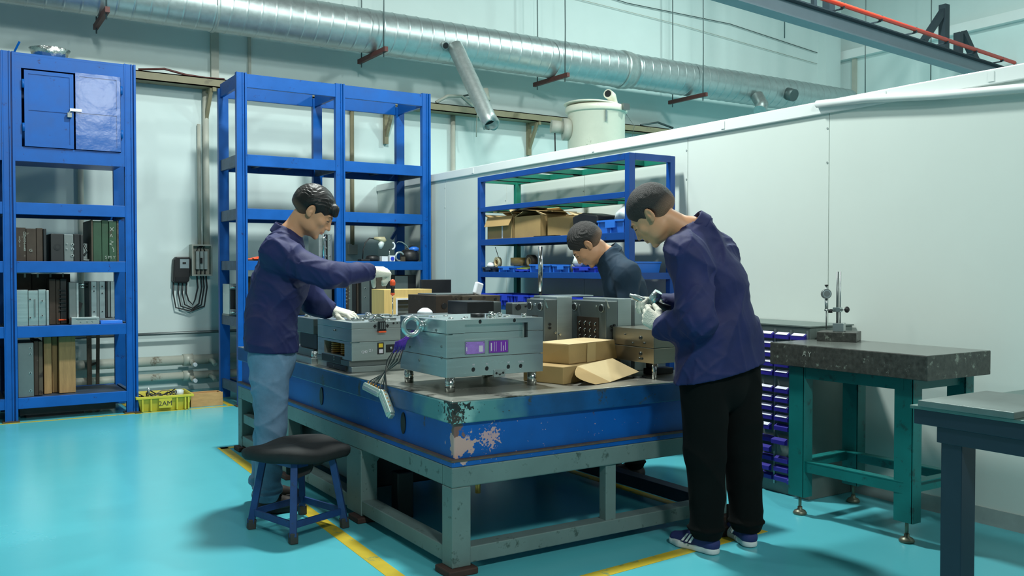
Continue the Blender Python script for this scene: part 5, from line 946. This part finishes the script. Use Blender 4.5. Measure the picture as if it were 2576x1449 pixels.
# ------------------------------------------------------------------ people: bodies and clothes grown as smooth-blended distance fields
def V(*a): return np.array(a, dtype=np.float64)
def nrm(v): v = np.asarray(v, float); return v/np.linalg.norm(v)
class Field:
    def __init__(s, lo, hi, h):
        s.lo = np.array(lo, float); s.h = h; s.n = np.ceil((np.array(hi)-s.lo)/h).astype(int)+1
        s.f = np.full(s.n, .5, np.float32)
        s.ax = [(s.lo[i]+h*np.arange(s.n[i])).astype(np.float32) for i in range(3)]
    def reg(s, pts, pad):
        pts = np.array(pts); a = np.floor((pts.min(0)-pad-s.lo)/s.h).astype(int); b = np.ceil((pts.max(0)+pad-s.lo)/s.h).astype(int)+1
        a = np.clip(a, 0, s.n); b = np.clip(b, 0, s.n); sl = tuple(slice(a[i], b[i]) for i in range(3))
        return sl, s.ax[0][sl[0]][:, None, None], s.ax[1][sl[1]][None, :, None], s.ax[2][sl[2]][None, None, :]
    def mix(s, sl, d, k, op):
        f = s.f[sl]
        if f.size == 0: return
        if op == 'sub': f = -f
        if k > 0:
            h = np.clip(.5+.5*(f-d)/k, 0, 1); r = f*(1-h)+d*h-k*h*(1-h)
        else: r = np.minimum(f, d)
        s.f[sl] = -r if op == 'sub' else r
    def cone(s, a, b, ra, rb, k=.02, flat=None, op='add'):
        a = np.array(a, float); b = np.array(b, float); r = max(ra, rb)
        sl, X, Y, Z = s.reg([a, b], r+k+.04)
        ba = b-a; L2 = float(ba@ba)+1e-9
        px, py, pz = X-a[0], Y-a[1], Z-a[2]
        t = np.clip((px*ba[0]+py*ba[1]+pz*ba[2])/L2, 0, 1)
        qx, qy, qz = px-t*ba[0], py-t*ba[1], pz-t*ba[2]
        q2 = qx*qx+qy*qy+qz*qz
        if flat is not None:
            n, sc = nrm(flat[0]), flat[1]; qn = qx*n[0]+qy*n[1]+qz*n[2]; q2 = q2+(1/sc**2-1)*qn*qn
        d = np.sqrt(q2)-(ra+t*(rb-ra))
        s.mix(sl, d.astype(np.float32), k, op)
    def ell(s, c, r, R=None, k=.02, op='add'):
        c = np.array(c, float); sl, X, Y, Z = s.reg([c], max(r)+k+.04)
        p = [X-c[0], Y-c[1], Z-c[2]]
        if R is not None: p = [p[0]*R[i][0]+p[1]*R[i][1]+p[2]*R[i][2] for i in range(3)]
        k0 = np.sqrt((p[0]/r[0])**2+(p[1]/r[1])**2+(p[2]/r[2])**2)+1e-6; k1 = np.sqrt((p[0]/r[0]**2)**2+(p[1]/r[1]**2)**2+(p[2]/r[2]**2)**2)+1e-6
        s.mix(sl, (k0*(k0-1)/k1).astype(np.float32), k, op)
    def plane(s, n, d, k=0):            # keep n.p < d
        n = nrm(n); g = (s.ax[0][:, None, None]*n[0]+s.ax[1][None, :, None]*n[1]+s.ax[2][None, None, :]*n[2]-d).astype(np.float32)
        if k: h = np.clip(.5-.5*(s.f-g)/k, 0, 1); s.f = s.f*(1-h)+g*h+k*h*(1-h)
        else: s.f = np.maximum(s.f, g)
    def folds(s, amp, seed, comps):
        """comps: (direction*frequency) vectors; sharp-ish cloth folds"""
        rs = np.random.RandomState(seed); X, Y, Z = s.ax[0][:, None, None], s.ax[1][None, :, None], s.ax[2][None, None, :]
        m = np.abs(s.f) < .06; idx = np.nonzero(m); x, y, z = s.ax[0][idx[0]], s.ax[1][idx[1]], s.ax[2][idx[2]]
        w = np.zeros_like(x)-9
        for c in comps:
            c = np.array(c, float); ph = rs.uniform(0, 6.28, 3)
            a = x*c[0]+y*c[1]+z*c[2]+ph[0]+1.3*np.sin(x*c[1]*.45+z*c[0]*.4+y*c[2]*.5+ph[1])+.8*np.sin(z*9+y*7+ph[2])
            w = np.maximum(w, (1-np.abs(np.sin(a*.5)))**2.2*(.45+.55*np.sin(x*6+y*7+z*5.5+ph[2])))
        s.f[idx] -= (amp*(w-.25)).astype(np.float32)
    def mesh(s):
        f = s.f; ins = f < 0; n0, n1, n2 = f.shape
        cs = [(0,0,0),(1,0,0),(0,1,0),(1,1,0),(0,0,1),(1,0,1),(0,1,1),(1,1,1)]
        cnt = np.zeros((n0-1, n1-1, n2-1), np.int8)
        for a, b, c in cs: cnt += ins[a:n0-1+a, b:n1-1+b, c:n2-1+c]
        act = (cnt > 0) & (cnt < 8); idx = np.argwhere(act); ids = np.full(act.shape, -1, np.int32); ids[act] = np.arange(len(idx))
        val = np.stack([f[idx[:, 0]+a, idx[:, 1]+b, idx[:, 2]+c] for a, b, c in cs], 1); C = np.array(cs, float)
        acc = np.zeros((len(idx), 3)); num = np.zeros(len(idx))
        for i in range(8):
            for j in range(i+1, 8):
                if abs(C[i]-C[j]).sum() != 1: continue
                va, vb = val[:, i], val[:, j]; cr = (va < 0) != (vb < 0); t = np.where(cr, va/(va-vb+1e-12), 0)[:, None]
                acc += np.where(cr[:, None], C[i]+t*(C[j]-C[i]), 0); num += cr
        v = s.lo+s.h*(idx+acc/num[:, None]); Q = []
        for ax in range(3):
            A = [slice(None)]*3; B = [slice(None)]*3; A[ax] = slice(0, -1); B[ax] = slice(1, None)
            cr = ins[tuple(A)] != ins[tuple(B)]; e = np.argwhere(cr)
            o1, o2 = [(1, 2), (2, 0), (0, 1)][ax]
            e = e[(e[:, o1] > 0) & (e[:, o2] > 0) & (e[:, o1] < f.shape[o1]-1) & (e[:, o2] < f.shape[o2]-1)]
            flip = ins[e[:, 0], e[:, 1], e[:, 2]]
            g = []
            for d1, d2 in ((-1, -1), (0, -1), (0, 0), (-1, 0)):
                c = e.copy(); c[:, o1] += d1; c[:, o2] += d2; g.append(ids[c[:, 0], c[:, 1], c[:, 2]])
            q = np.stack(g, 1); q[~flip] = q[~flip][:, ::-1]; Q.append(q)
        return v, np.concatenate(Q)
    def build(s, name, m, parent=None, mats=None, smooth_it=1, attr=None):
        v, q = s.mesh(); me = bpy.data.meshes.new(name)
        for _ in range(smooth_it):                       # light laplacian pass over the quad edges
            acc = np.zeros_like(v); n = np.zeros(len(v))
            for a in range(4):
                i, j = q[:, a], q[:, (a+1) % 4]
                for k in range(3): acc[:, k] += np.bincount(i, v[j, k], len(v))+np.bincount(j, v[i, k], len(v))
                n += np.bincount(i, minlength=len(v))+np.bincount(j, minlength=len(v))
            v = .5*v+.5*acc/np.maximum(n, 1)[:, None]
        me.vertices.add(len(v)); me.vertices.foreach_set('co', v.astype(np.float32).ravel())
        me.loops.add(len(q)*4); me.loops.foreach_set('vertex_index', q.astype(np.int32).ravel())
        me.polygons.add(len(q)); me.polygons.foreach_set('loop_start', np.arange(0, len(q)*4, 4, dtype=np.int32)); me.polygons.foreach_set('loop_total', np.full(len(q), 4, np.int32))
        me.polygons.foreach_set('use_smooth', np.ones(len(q), bool)); me.materials.append(m)
        if mats:
            cen = v[q].mean(1); mi = np.zeros(len(q), np.int32)
            for i, (mm, fn) in enumerate(mats): me.materials.append(mm); mi[fn(cen)] = i+1
            me.polygons.foreach_set('material_index', mi)
        if attr:
            at = me.attributes.new('fade', 'FLOAT', 'POINT'); at.data.foreach_set('value', np.clip(attr(v), 0, 1).astype(np.float32))
        me.update(); me.validate()
        o = bpy.data.objects.new(name, me); COL.objects.link(o); WL[o] = Vector((0, 0, 0))
        if parent: o.parent = parent
        return o

def frame(fwd, up):
    f = nrm(fwd); r = nrm(np.cross(f, nrm(up))); u = np.cross(r, f); return np.array([r, f, u])   # rows: right, forward, up
def head(F, c, R, sc=1.):
    """adds a head with face, ears and jaw; c = centre between the ears at eye level"""
    g = lambda x, y, z: np.array(c)+sc*(x*R[0]+y*R[1]+z*R[2])
    E = lambda p, r, k, op='add', RR=None: F.ell(g(*p), [q*sc for q in r], R if RR is None else RR, k*sc, op)
    E((0, -.018, .030), (.076, .098, .086), .01); E((0, .022, -.025), (.064, .070, .088), .03)
    E((0, .045, -.080), (.045, .042, .034), .025); E((0, .082, -.103), (.018, .013, .013), .018)
    for x in (-1, 1):
        E((x*.047, .02, -.070), (.016, .040, .026), .02)
        E((x*.043, .062, -.026), (.020, .020, .018), .02)
    E((0, .084, .022), (.046, .012, .012), .015); E((0, .066, -.028), (.030, .030, .036), .012); E((0, .074, -.058), (.026, .020, .020), .012)
    for x in (-1, 1):
        E((x*.033, .103, -.001), (.015, .012, .010), .008, 'sub'); E((x*.031, .0805, -.002), (.0145, .0125, .0115), .003)
        E((x*.031, .0925, -.003), (.012, .004, .0012), .002, 'sub')
    E((0, .086, .002), (.011, .013, .022), .010); F.cone(g(0, .090, .012), g(0, .113, -.034), .0065*sc, .0095*sc, .012*sc)
    for x in (-1, 1): E((x*.011, .101, -.038), (.0075, .009, .0065), .006)
    E((0, .090, -.054), (.018, .012, .010), .012)
    E((0, .0955, -.0625), (.021, .010, .0055), .004); E((0, .0945, -.0725), (.018, .010, .0062), .004); E((0, .106, -.0672), (.020, .008, .0012), .002, 'sub')
    E((0, .100, -.083), (.014, .008, .005), .008, 'sub')
    for x in (-1, 1):
        Re = np.array([R[0]*.92-R[1]*.39*x*-1, R[1]*.92+R[0]*.39*x*-1, R[2]])
        E((x*.081, -.010, -.006), (.0075, .0185, .031), .004, 'add', Re); E((x*.090, -.006, -.001), (.0075, .0110, .019), .003, 'sub', Re); E((x*.084, -.002, -.012), (.004, .005, .008), .003); E((x*.0795, -.001, -.030), (.0055, .0095, .010), .008)
    return g
def hand(F, Wp, d, n, side, curls, thumb, s=1., glove=1.2, spread=.0):
    """palm and five separate fingers; d = towards the fingers, n = back of the hand, side = thumb side"""
    Wp = np.array(Wp, float); d = nrm(d); n = nrm(n-np.dot(n, d)*d); sd = nrm(side-np.dot(side, d)*d-np.dot(side, n)*n)
    tips = []
    F.cone(Wp-d*.05*s, Wp+d*.01*s, .029*s, .027*s, .015, (n, .78))
    for i, lat in enumerate((.029, .0095, -.0095, -.028)):
        K = Wp+(d*(.088, .092, .087, .078)[i]+sd*lat)*s
        F.cone(Wp+sd*lat*.6*s+d*.01*s, K, .0165*s*glove, .0112*s*glove, .012)
        L = (.072, .080, .074, .058)[i]*s; p = K; a = 0; dd = nrm(d+sd*spread*lat*20)
        for j, fr in enumerate((.45, .30, .25)):
            a += curls[i][j]; v = dd*math.cos(a)-n*math.sin(a); q = p+v*L*fr
            F.cone(p, q, (.0100, .0092, .0084)[j]*s*glove, (.0094, .0086, .0076)[j]*s*glove, .0035); p = q
        tips.append(p)
    p = Wp+(d*.022+sd*.020-n*.006)*s; F.cone(Wp+d*.012*s, p, .017*s*glove, .015*s*glove, .012)
    v = nrm(d*thumb[0]+sd*thumb[1]-n*thumb[2]); q = p+v*.042*s; F.cone(p, q, .0150*s*glove, .0118*s*glove, .008)
    v2 = nrm(d*thumb[3]+sd*thumb[4]-n*thumb[5]); w = q+v2*.030*s; F.cone(q, w, .0112*s*glove, .0100*s*glove, .004); F.cone(w, w+v2*.022*s, .0100*s*glove, .0085*s*glove, .003)
    return tips
def person(label, loc, J):
    """local axes: x = image right of the person's stand, y = away, z = up; J = joints and sizes"""
    j = {k: np.array(v, float) for k, v in J['j'].items()}
    fw = nrm(J['face']); lat = nrm(np.cross(V(0, 0, 1), fw)); R = frame(J['hf'], J['hu']); hs = J.get('hs', 1.)
    allp = np.array(list(j.values())); lo = allp.min(0)-.19; hi = allp.max(0)+.19; lo[2] = 0.01
    # body: one continuous skin
    F = Field(lo, hi, .0046)
    pel, chest, nb, hc = j['pelvis'], j['chest'], j['neck'], j['head']
    F.cone(pel, (pel+chest)/2, .115, .11, .03, (fw, .72)); F.cone((pel+chest)/2, chest, .12, .145, .03, (fw, .68)); F.cone(chest, nb-V(0, 0, .03), .135, .07, .03, (fw, .7))
    for S_ in 'LR':
        F.cone(j['sh'+S_], j['el'+S_], .050, .038, .02); F.cone(j['el'+S_], j['wr'+S_], .038, .025, .01); F.cone(chest, j['sh'+S_], .06, .055, .03)
        hd = nrm(j['hd'+S_]-j['wr'+S_]); F.cone(j['wr'+S_], j['wr'+S_]+hd*.05, .022, .012, .01)
        F.cone(j['hip'+S_], j['kn'+S_], .078, .052, .03); F.cone(j['kn'+S_], j['an'+S_], .050, .036, .01); F.cone(j['an'+S_], j['an'+S_]+nrm(j['toe'+S_]-j['an'+S_])*.14, .034, .026, .02)
    g = lambda x, y, z: hc+hs*(x*R[0]+y*R[1]+z*R[2])
    F.cone(g(0, -.030, -.06), nb-V(0, 0, .02)+nrm(chest-nb)*.03, .050*hs, .062, .025)
    head(F, hc, R, hs)
    rel = lambda C: ((C-hc)@R.T)/hs
    def lips(C): q = rel(C); return (np.abs(q[:, 0]) < .020) & (q[:, 1] > .090) & (np.abs(q[:, 2]+.0675) < .0095-.3*np.abs(q[:, 0]))
    def eyes(C): q = rel(C); return (np.abs(np.abs(q[:, 0])-.031) < .011) & (q[:, 1] > .083) & (np.abs(q[:, 2]+.003) < .0022)
    P = F.build('person', M['skin'], None, [(M['lip'], lips), (M['eye'], eyes)])
    P.location = loc; P.rotation_euler = (0, 0, -YAW); P['label'] = label; P['category'] = 'person'; P['group'] = 'workers at the table'
    # hair
    h = Field(hc-.15*hs, hc+.15*hs, .0028)
    E = lambda p, r, k=.012, op='add': h.ell(g(*p), [q*hs for q in r], R, k*hs, op)
    hr = J['hair']; E((0, -.018, .034), (.080+hr[0], .103+hr[0], .090+hr[1])); E((0, -.05, .01), (.074+hr[0]*.5, .070+hr[0]*.5, .075))
    if hr[2]: 
        for x in (-.045, -.02, .01, .035): E((x, .078, .060), (.022, .026, .030), .01); E((x+.004, .098, .040+hr[3]), (.013, .012, .024), .008)
    # carve the face and neck off the cap
    c0 = g(0, .115, -.045); h.ell(c0, [.105*hs, .080*hs, (.108 if not hr[2] else .087)*hs], R, .008, 'sub')
    for x in (-1, 1): E((x*.10, .052, -.02), (.042, .036, .062), .010, 'sub'); E((x*.090, -.006, -.014), (.026, .026, .042), .006, 'sub')
    nn = -(R[2]*.93+R[1]*.37); h.plane(nn, float(nn@g(0, -.07, -.045)), .012)
    m = np.abs(h.f) < .03; ix = np.nonzero(m); pts = np.stack([h.ax[i][ix[i]] for i in range(3)], 1).astype(float); q = rel(pts)
    st = np.sin(q[:, 0]*420+12*np.sin(q[:, 1]*30)+5*np.sin(q[:, 2]*55))*np.sin(q[:, 0]*170+q[:, 2]*40+3*np.sin(q[:, 1]*60)); h.f[ix] -= (hr[4]*st*np.clip((q[:, 2]+.0)/.05, .15, 1)).astype(np.float32)
    def fade(C):            # clipped sides: hair thins towards nape and temples
        q = rel(C); lim = np.where(q[:, 1] < 0, -.014+.12*-q[:, 1], -.014+.2*q[:, 1])-(.012 if hr[2] else 0)
        return np.clip((lim+.018-q[:, 2])/.045, 0, 1)*np.clip((.075-q[:, 1])/.03, 0, 1)
    h.build('hair', M['hair'] if hr[2] else M['hair2'], P, attr=fade)
    for x in (-1, 1):
        ec = g(x*.033, .09, .01); eb = Field(ec-.045, ec+.045, .0022); eb.cone(g(x*.016, .0975, .017), g(x*.034, .0945, .0225), .0032*hs, .0030*hs, .002); eb.cone(g(x*.034, .0945, .0225), g(x*.049, .082, .017), .0030*hs, .0016*hs, .002)
        eb.build('eyebrow', M['hair'], P, smooth_it=0)
        el_ = Field(ec-.045, ec+.045, .0022); el_.cone(g(x*.019, .0905, -.004), g(x*.031, .0945, -.001), .0022*hs, .0024*hs, .001); el_.cone(g(x*.031, .0945, -.001), g(x*.045, .085, -.004), .0024*hs, .0022*hs, .001)
        el_.build('eyelash', M['hair'], P, smooth_it=0)
    # jacket
    jk = J['jacket']; A = Field(lo-.03, hi+.03, .0058); hem = j['hem']
    bw, fl = jk['w'], jk['flat']
    mid_ = (pel+chest)/2
    A.cone(hem+V(0, 0, -.05), mid_+V(*jk.get('belly', (0, 0, 0))), bw[0], bw[1], .03, (fw, fl)); A.cone(mid_+V(*jk.get('belly', (0, 0, 0))), chest, bw[1], bw[2], .03, (fw, fl)); A.cone(chest, nb+nrm(chest-nb)*.05, bw[2]*.96, .095, .06, (fw, .82))
    for S_ in 'LR':
        sh, el, wr = j['sh'+S_], j['el'+S_], j['wr'+S_]; r = jk['sl']
        A.cone(nb+nrm(chest-nb)*.05, sh, .072, r[0], .035); A.cone(sh, el, r[0], r[1], .03); A.cone(chest*.6+sh*.4, sh*.9+el*.1, .085, r[0]*.95, .05)
        e2 = wr-nrm(wr-el)*.012; A.cone(el, e2, r[1], r[2], .015)
    for S_ in 'LR':
        wt_ = J['trousers']['w'][0]+.012; A.cone(j['hip'+S_]+V(0, 0, .14), j['hip'+S_]+V(0, 0, -.14), wt_, wt_+.012, .05)
    A.folds(jk['fold'], jk['seed'], jk['comps'])
    nx = nrm(nb-chest)
    neckd = nrm(g(0, -.03, -.06)-nb)
    A.folds(jk['fold']*.35, jk['seed']+1, [(c[2]*1.6, c[0]*2.2, c[1]*2+30) for c in map(tuple, jk['comps'])])
    A.plane(jk['hemn'], float(nrm(jk['hemn'])@hem))
    for S_ in 'LR':                                # open cuffs
        d_ = nrm(j['wr'+S_]-j['el'+S_]); A.cone(j['wr'+S_]-d_*.0, j['wr'+S_]+d_*.03, jk['sl'][2]-.013, jk['sl'][2]-.012, .004, None, 'sub')
    A.cone(nb-neckd*.02, nb+neckd*.10, .060, .064, .004, None, 'sub')
    A.build('jacket', M[jk['mat']], P)
    # collar: a folded band around the neck
    cl = Field(nb-.17, nb+.17, .0035); cx = nb-neckd*.012
    back = nrm(-fw)*.006
    sp_ = neckd; neckd = nrm(neckd+.9*nrm(nb-chest)); cx = nb-neckd*.022+back*1.2
    cl.cone(cx, cx+neckd*.052+back*.5, .080, .069, .0); cl.cone(cx-neckd*.02, cx+neckd*.09+back*.5, .070, .060, .004, None, 'sub')
    cl.plane(-neckd, float(-neckd@(cx-neckd*.012)), .004); ft = nrm(fw-neckd*np.dot(fw, neckd)); cl.plane(neckd, float(neckd@(cx+neckd*.045)), .006)
    cl.cone(cx+ft*.06-neckd*.02, cx+ft*.12+neckd*.06, .026, .045, .004, None, 'sub')
    cl.build('collar', M[jk['mat']], P)
    # trousers
    tr_ = J['trousers']; T = Field(np.minimum(lo, lo)-.03, np.array([hi[0], hi[1], hem[2]+.25])+.03, .0058); w = tr_['w']
    T.cone(hem-V(0, 0, .03), hem+V(0, 0, .10), .158, .15, .03, (fw, .80))
    for S_ in 'LR':
        a_, b_, c_ = j['hip'+S_], j['kn'+S_], j['an'+S_]
        T.cone(a_, b_, w[0], w[1], .02); T.cone(b_, c_+V(0, 0, .02), w[1]-.004, w[2], .015)
        for k_ in range(tr_['ruff']): T.ell(c_+V(0, 0, .025+.028*k_), [w[2]+.012-.003*k_]*2+[.016], None, .012)
    T.folds(tr_['fold'], tr_['seed'], tr_['comps']); T.plane((0, 0, 1), hem[2]+.09); T.plane((0, 0, -1), -(min(j['anL'][2], j['anR'][2])-.02))
    T.build('trousers', M[tr_['mat']], P)
    # shoes
    for S_ in 'LR':
        an, toe = j['an'+S_], j['toe'+S_]; d_ = toe-an; d_[2] = 0; d_ = nrm(d_); sd_ = V(-d_[1], d_[0], 0); heel = V(an[0], an[1], 0)-d_*.062
        Rr = np.array([sd_, d_, V(0, 0, 1)]); q = lambda a, b, c: heel+sd_*a+d_*b+V(0, 0, c); mid2 = q(0, .14, .07)
        s_ = Field(mid2-V(.2, .2, .08), mid2+V(.2, .2, .08), .0036); h0 = .028
        s_.cone(q(0, .035, h0+.02), q(0, .055, h0+.062), .034, .036, .01); s_.cone(q(0, .04, h0+.010), q(0, .13, h0+.012), .034, .038, .02); s_.cone(q(0, .07, h0+.055), q(0, .17, h0+.018), .034, .030, .02); s_.cone(q(0, .17, h0+.006), q(.0, .235, h0+.002), .040, .030, .015)
        s_.cone(q(0, .052, h0+.085), q(0, .052, h0+.12), .030, .034, .006, None, 'sub'); s_.plane((0, 0, -1), -h0+.003); s_.plane((0, 0, 1), .145)
        sh_ = s_.build('shoe', M[J['shoe'][0]], P)
        o_ = Field(mid2-V(.2, .2, .08), mid2+V(.2, .2, .08), .0036)
        o_.cone(q(0, .038, .016), q(0, .10, .016), .037, .034, .01); o_.cone(q(0, .10, .016), q(0, .19, .016), .034, .044, .015); o_.cone(q(0, .19, .016), q(0, .238, .020), .044, .031, .01)
        o_.plane((0, 0, -1), -.0015, .003); o_.plane((0, 0, 1), h0+.006, .004); o_.build('sole', M[J['shoe'][1]], sh_)
        if J.get('stripes'):
            mb = MB()
            for i in range(3):
                for sg in (-1, 1):
                    pts = [q(sg*(.046-.002*i+.002), .115+.022*i, .040), q(sg*(.047-.002*i+.002), .126+.022*i, .040), q(sg*(.030-.002*i+.004), .108+.021*i, .078-.003*i), q(sg*(.031-.002*i+.004), .097+.021*i, .080-.003*i)]
                    mb.prism(pts, sd_*sg*.004)
            mb.v = [tuple(p) for p in mb.v]; WL[sh_] = Vector((0, 0, 0)); mb.build('stripes', M['sole'], sh_)
    # gloves
    for S_ in 'LR':
        H = J['hand'+S_]
        if H is None: continue
        wr = j['wr'+S_]; d_ = nrm(j['hd'+S_]-wr); c_ = wr+d_*.08
        f_ = Field(c_-.15, c_+.15, .0026); hand(f_, wr+d_*H.get('off', .03), d_, V(*H['n']), V(*H['side']), H['curl'], H['thumb'], H.get('s', 1.0), spread=H.get('spread', .3))
        G_ = f_.build('glove', M['glove'], P)
        cu = Field(c_-.17, c_+.12, .0035); e_ = nrm(wr-j['el'+S_]); cu.cone(wr-e_*.022, wr+e_*.008, .036, .034, 0); cu.plane(e_, float(e_@(wr+e_*.010))); cu.plane(-e_, float(-e_@(wr-e_*.02))); cu.build('cuff', M[H['cuff']], G_)
    P.location = loc
    return P

C3 = lambda a, b, c: [(a, b, c)]*4
w1 = person('person in navy jacket and jeans leaning over the table with a screwdriver', (1.5085, 4.7345, 0), dict(
  face=(.94, .30, 0), hf=(.80, .16, -.58), hu=(.56, .05, .82), hs=1.06,
  j=dict(pelvis=(0, .0, .86), chest=(.045, .0, 1.20), neck=(.085, .0, 1.475), head=(.222, .005, 1.585), hem=(0, 0, .845),
         shR=(.075, -.165, 1.36), shL=(.04, .19, 1.37), elR=(.335, -.19, 1.245), wrR=(.52, -.0, 1.262), hdR=(.60, .10, 1.262),
         elL=(.17, .27, 1.09), wrL=(.245, .33, 1.045), hdL=(.36, .315, 1.02),
         hipR=(0, -.09, .83), hipL=(-.03, .10, .83), knR=(.02, -.095, .45), knL=(-.05, .12, .46), anR=(-.005, -.105, .085), anL=(-.09, .135, .085), toeR=(.16, .0, 0), toeL=(.075, .24, 0)),
  hair=(.005, .004, True, .0, .0018),
  jacket=dict(mat='jacket', w=(.168, .165, .170), flat=.80, sl=(.078, .072, .050), fold=.017, seed=4, comps=((8, 6, 30), (26, 10, 20), (-20, 14, 26), (30, -12, -8)), hemn=(-.06, 0, -1), belly=(-.03, 0, 0)),
  trousers=dict(mat='denim', w=(.102, .080, .066), fold=.012, seed=8, comps=((14, 6, 30), (-12, 10, 34), (30, 8, 12)), ruff=2),
  shoe=('shoebrown', 'soleb'),
  handR=dict(n=(.1, -.5, .9), side=(.2, .8, .1), curl=[(.75, .35, .2), (.9, .5, .3), (1.1, .8, .5), (1.3, 1.0, .6)], thumb=(.5, .3, .8, .35, -.1, .9), cuff='cuffred', off=.02, s=1.12),
  handL=dict(n=(.15, -.25, 1), side=(.2, -1, 0), curl=[(.30, .35, .3), (.22, .35, .35), (.15, .4, .4), (.1, .45, .4)], thumb=(.7, .7, .25, .9, .15, .3), cuff='cuffred', off=.015, spread=.5)))
w2 = person('person in navy jacket and black trousers working with both gloved hands at the right', (3.015, 2.955, 0), dict(
  face=(-.72, .69, 0), hf=(-.64, .33, -.70), hu=(-.69, .22, .69), hs=1.06,
  j=dict(pelvis=(.03, .0, .84), chest=(-.035, .0, 1.20), neck=(-.135, .0, 1.475), head=(-.318, .015, 1.525), hem=(-.01, 0, .805),
         shL=(-.190, -.135, 1.345), shR=(-.01, .09, 1.36), elL=(-.155, -.22, 1.06), wrL=(-.275, -.06, 1.012), hdL=(-.36, .02, 1.075),
         elR=(-.04, .28, 1.08), wrR=(-.24, .22, 1.10), hdR=(-.31, .18, 1.125),
         hipL=(-.10, -.07, .82), hipR=(.085, .08, .82), knL=(-.085, -.06, .44), knR=(.11, .07, .45), anL=(-.075, -.05, .085), anR=(.135, .065, .085), toeL=(-.22, .11, 0), toeR=(.10, .28, 0)),
  hair=(.004, .006, False, 0, .0006),
  jacket=dict(mat='jacket', w=(.178, .160, .158), flat=.90, sl=(.086, .084, .060), fold=.018, seed=11, comps=((10, -6, 14), (24, 10, -16), (-20, 12, 20), (34, -6, 6)), hemn=(.20, 0, -1), belly=(.0, 0, 0)),
  trousers=dict(mat='blackpants', w=(.112, .095, .074), fold=.010, seed=5, comps=((20, 6, 18), (-12, 10, 24)), ruff=1),
  shoe=('shoenavy', 'sole'), stripes=True,
  handL=dict(n=(-.3, -.85, -.1), side=(-.55, .1, .8), curl=[(.55, .9, .6), (.75, .9, .6), (.8, 1.0, .6), (.85, 1.0, .7)], thumb=(.75, .7, .3, .9, .1, .4), cuff='cuffmint', off=.02),
  handR=dict(n=(.3, .2, .9), side=(-.3, -.9, .1), curl=[(.8, .9, .5)]*4, thumb=(.6, .6, .5, .8, .1, .6), cuff='cuffmint', off=.02)))
w3 = person('person in dark teal work shirt bent far down behind the upright moulds', (3.60, 4.30, 0), dict(
  face=(-.85, .35, 0), hf=(-.62, .10, -.78), hu=(-.78, .06, .62), hs=1.02,
  j=dict(pelvis=(.02, .0, .84), chest=(-.03, .0, 1.14), neck=(-.135, .0, 1.375), head=(-.265, .0, 1.425), hem=(0, 0, .80),
         shL=(-.04, -.165, 1.25), shR=(-.06, .165, 1.27), elL=(-.03, -.21, .98), wrL=(-.22, -.12, .93), hdL=(-.3, -.05, .93),
         elR=(-.09, .24, 1.02), wrR=(-.26, .16, .95), hdR=(-.34, .1, .95),
         hipL=(0, -.08, .80), hipR=(.02, .09, .80), knL=(-.03, -.08, .44), knR=(0, .10, .45), anL=(.02, -.09, .085), anR=(-.09, .17, .085), toeL=(-.15, -.05, 0), toeR=(-.25, .22, 0)),
  hair=(.006, .014, False, 0, .0024),
  jacket=dict(mat='jacket2', w=(.150, .145, .150), flat=.80, sl=(.072, .062, .046), fold=.013, seed=3, comps=((10, -6, 14), (24, 10, -16), (-20, 12, 20)), hemn=(0, 0, -1)),
  trousers=dict(mat='blackpants', w=(.095, .075, .06), fold=.008, seed=5, comps=((20, 6, 18), (-12, 10, 24)), ruff=1),
  shoe=('shoebrown', 'soleb'),
  handL=dict(n=(0, -.3, 1), side=(-.3, .8, 0), curl=C3(.5, .5, .4), thumb=(.7, .7, .25, .9, .15, .3), cuff='glove'),
  handR=dict(n=(0, .3, 1), side=(-.3, -.8, 0), curl=C3(.5, .5, .4), thumb=(.7, .7, .25, .9, .15, .3), cuff='glove')))

# ------------------------------------------------------------------ tools in the hands (world coordinates)
def loc2w(P, p): return Matrix.Translation(P.location) @ Matrix.Rotation(-YAW, 4, 'Z') @ Vector(p)
tip = Vector((2.155, 4.62, .998))
sd = thing('screwdriver', 'orange and black screwdriver held upright over the left mould', 'screwdriver', tip)
top = tip+Vector((.0, .0, .235)); d = (top-tip).normalized()
MB().cyl(tip, tip+d*.135, .0032, n=10).build('shaft', M['chrome'], sd)
MB().tube([tip+d*.130, tip+d*.137, tip+d*.145], [.006, .012, .012], 16).build('collar', M['orange'], sd)
MB().tube([tip+d*.145, tip+d*.155, tip+d*.175, tip+d*.185], [.012, .010, .010, .013], 16).build('grip', M['black'], sd)
MB().tube([tip+d*.185, tip+d*.19, tip+d*.205, tip+d*.218, tip+d*.222], [.012, .015, .0155, .010, .002], 16).build('ball_end', M['orange'], sd)
tool = thing('air_tool', 'light grey hand tool held between the right worker gloves', 'tool', (2.93, 3.38, 1.12))
a0 = loc2w(w2, (-.40, .16, 1.155)); a1 = loc2w(w2, (-.30, .14, 1.115)); a2_ = loc2w(w2, (-.27, .12, 1.17)); a3 = loc2w(w2, (-.22, .10, 1.09))
MB().tube([a0, a0.lerp(a1, .15), a0.lerp(a1, .2), a1], [.008, .009, .014, .016], 14).build('nozzle', M['steel2'], tool)
MB().tube([a1, a1.lerp(a2_, .5), a2_], [.024, .026, .020], 16).build('body', M['steel'], tool)
MB().tube([a1, a3], [.02, .018], 14).build('handle', M['black'], tool)
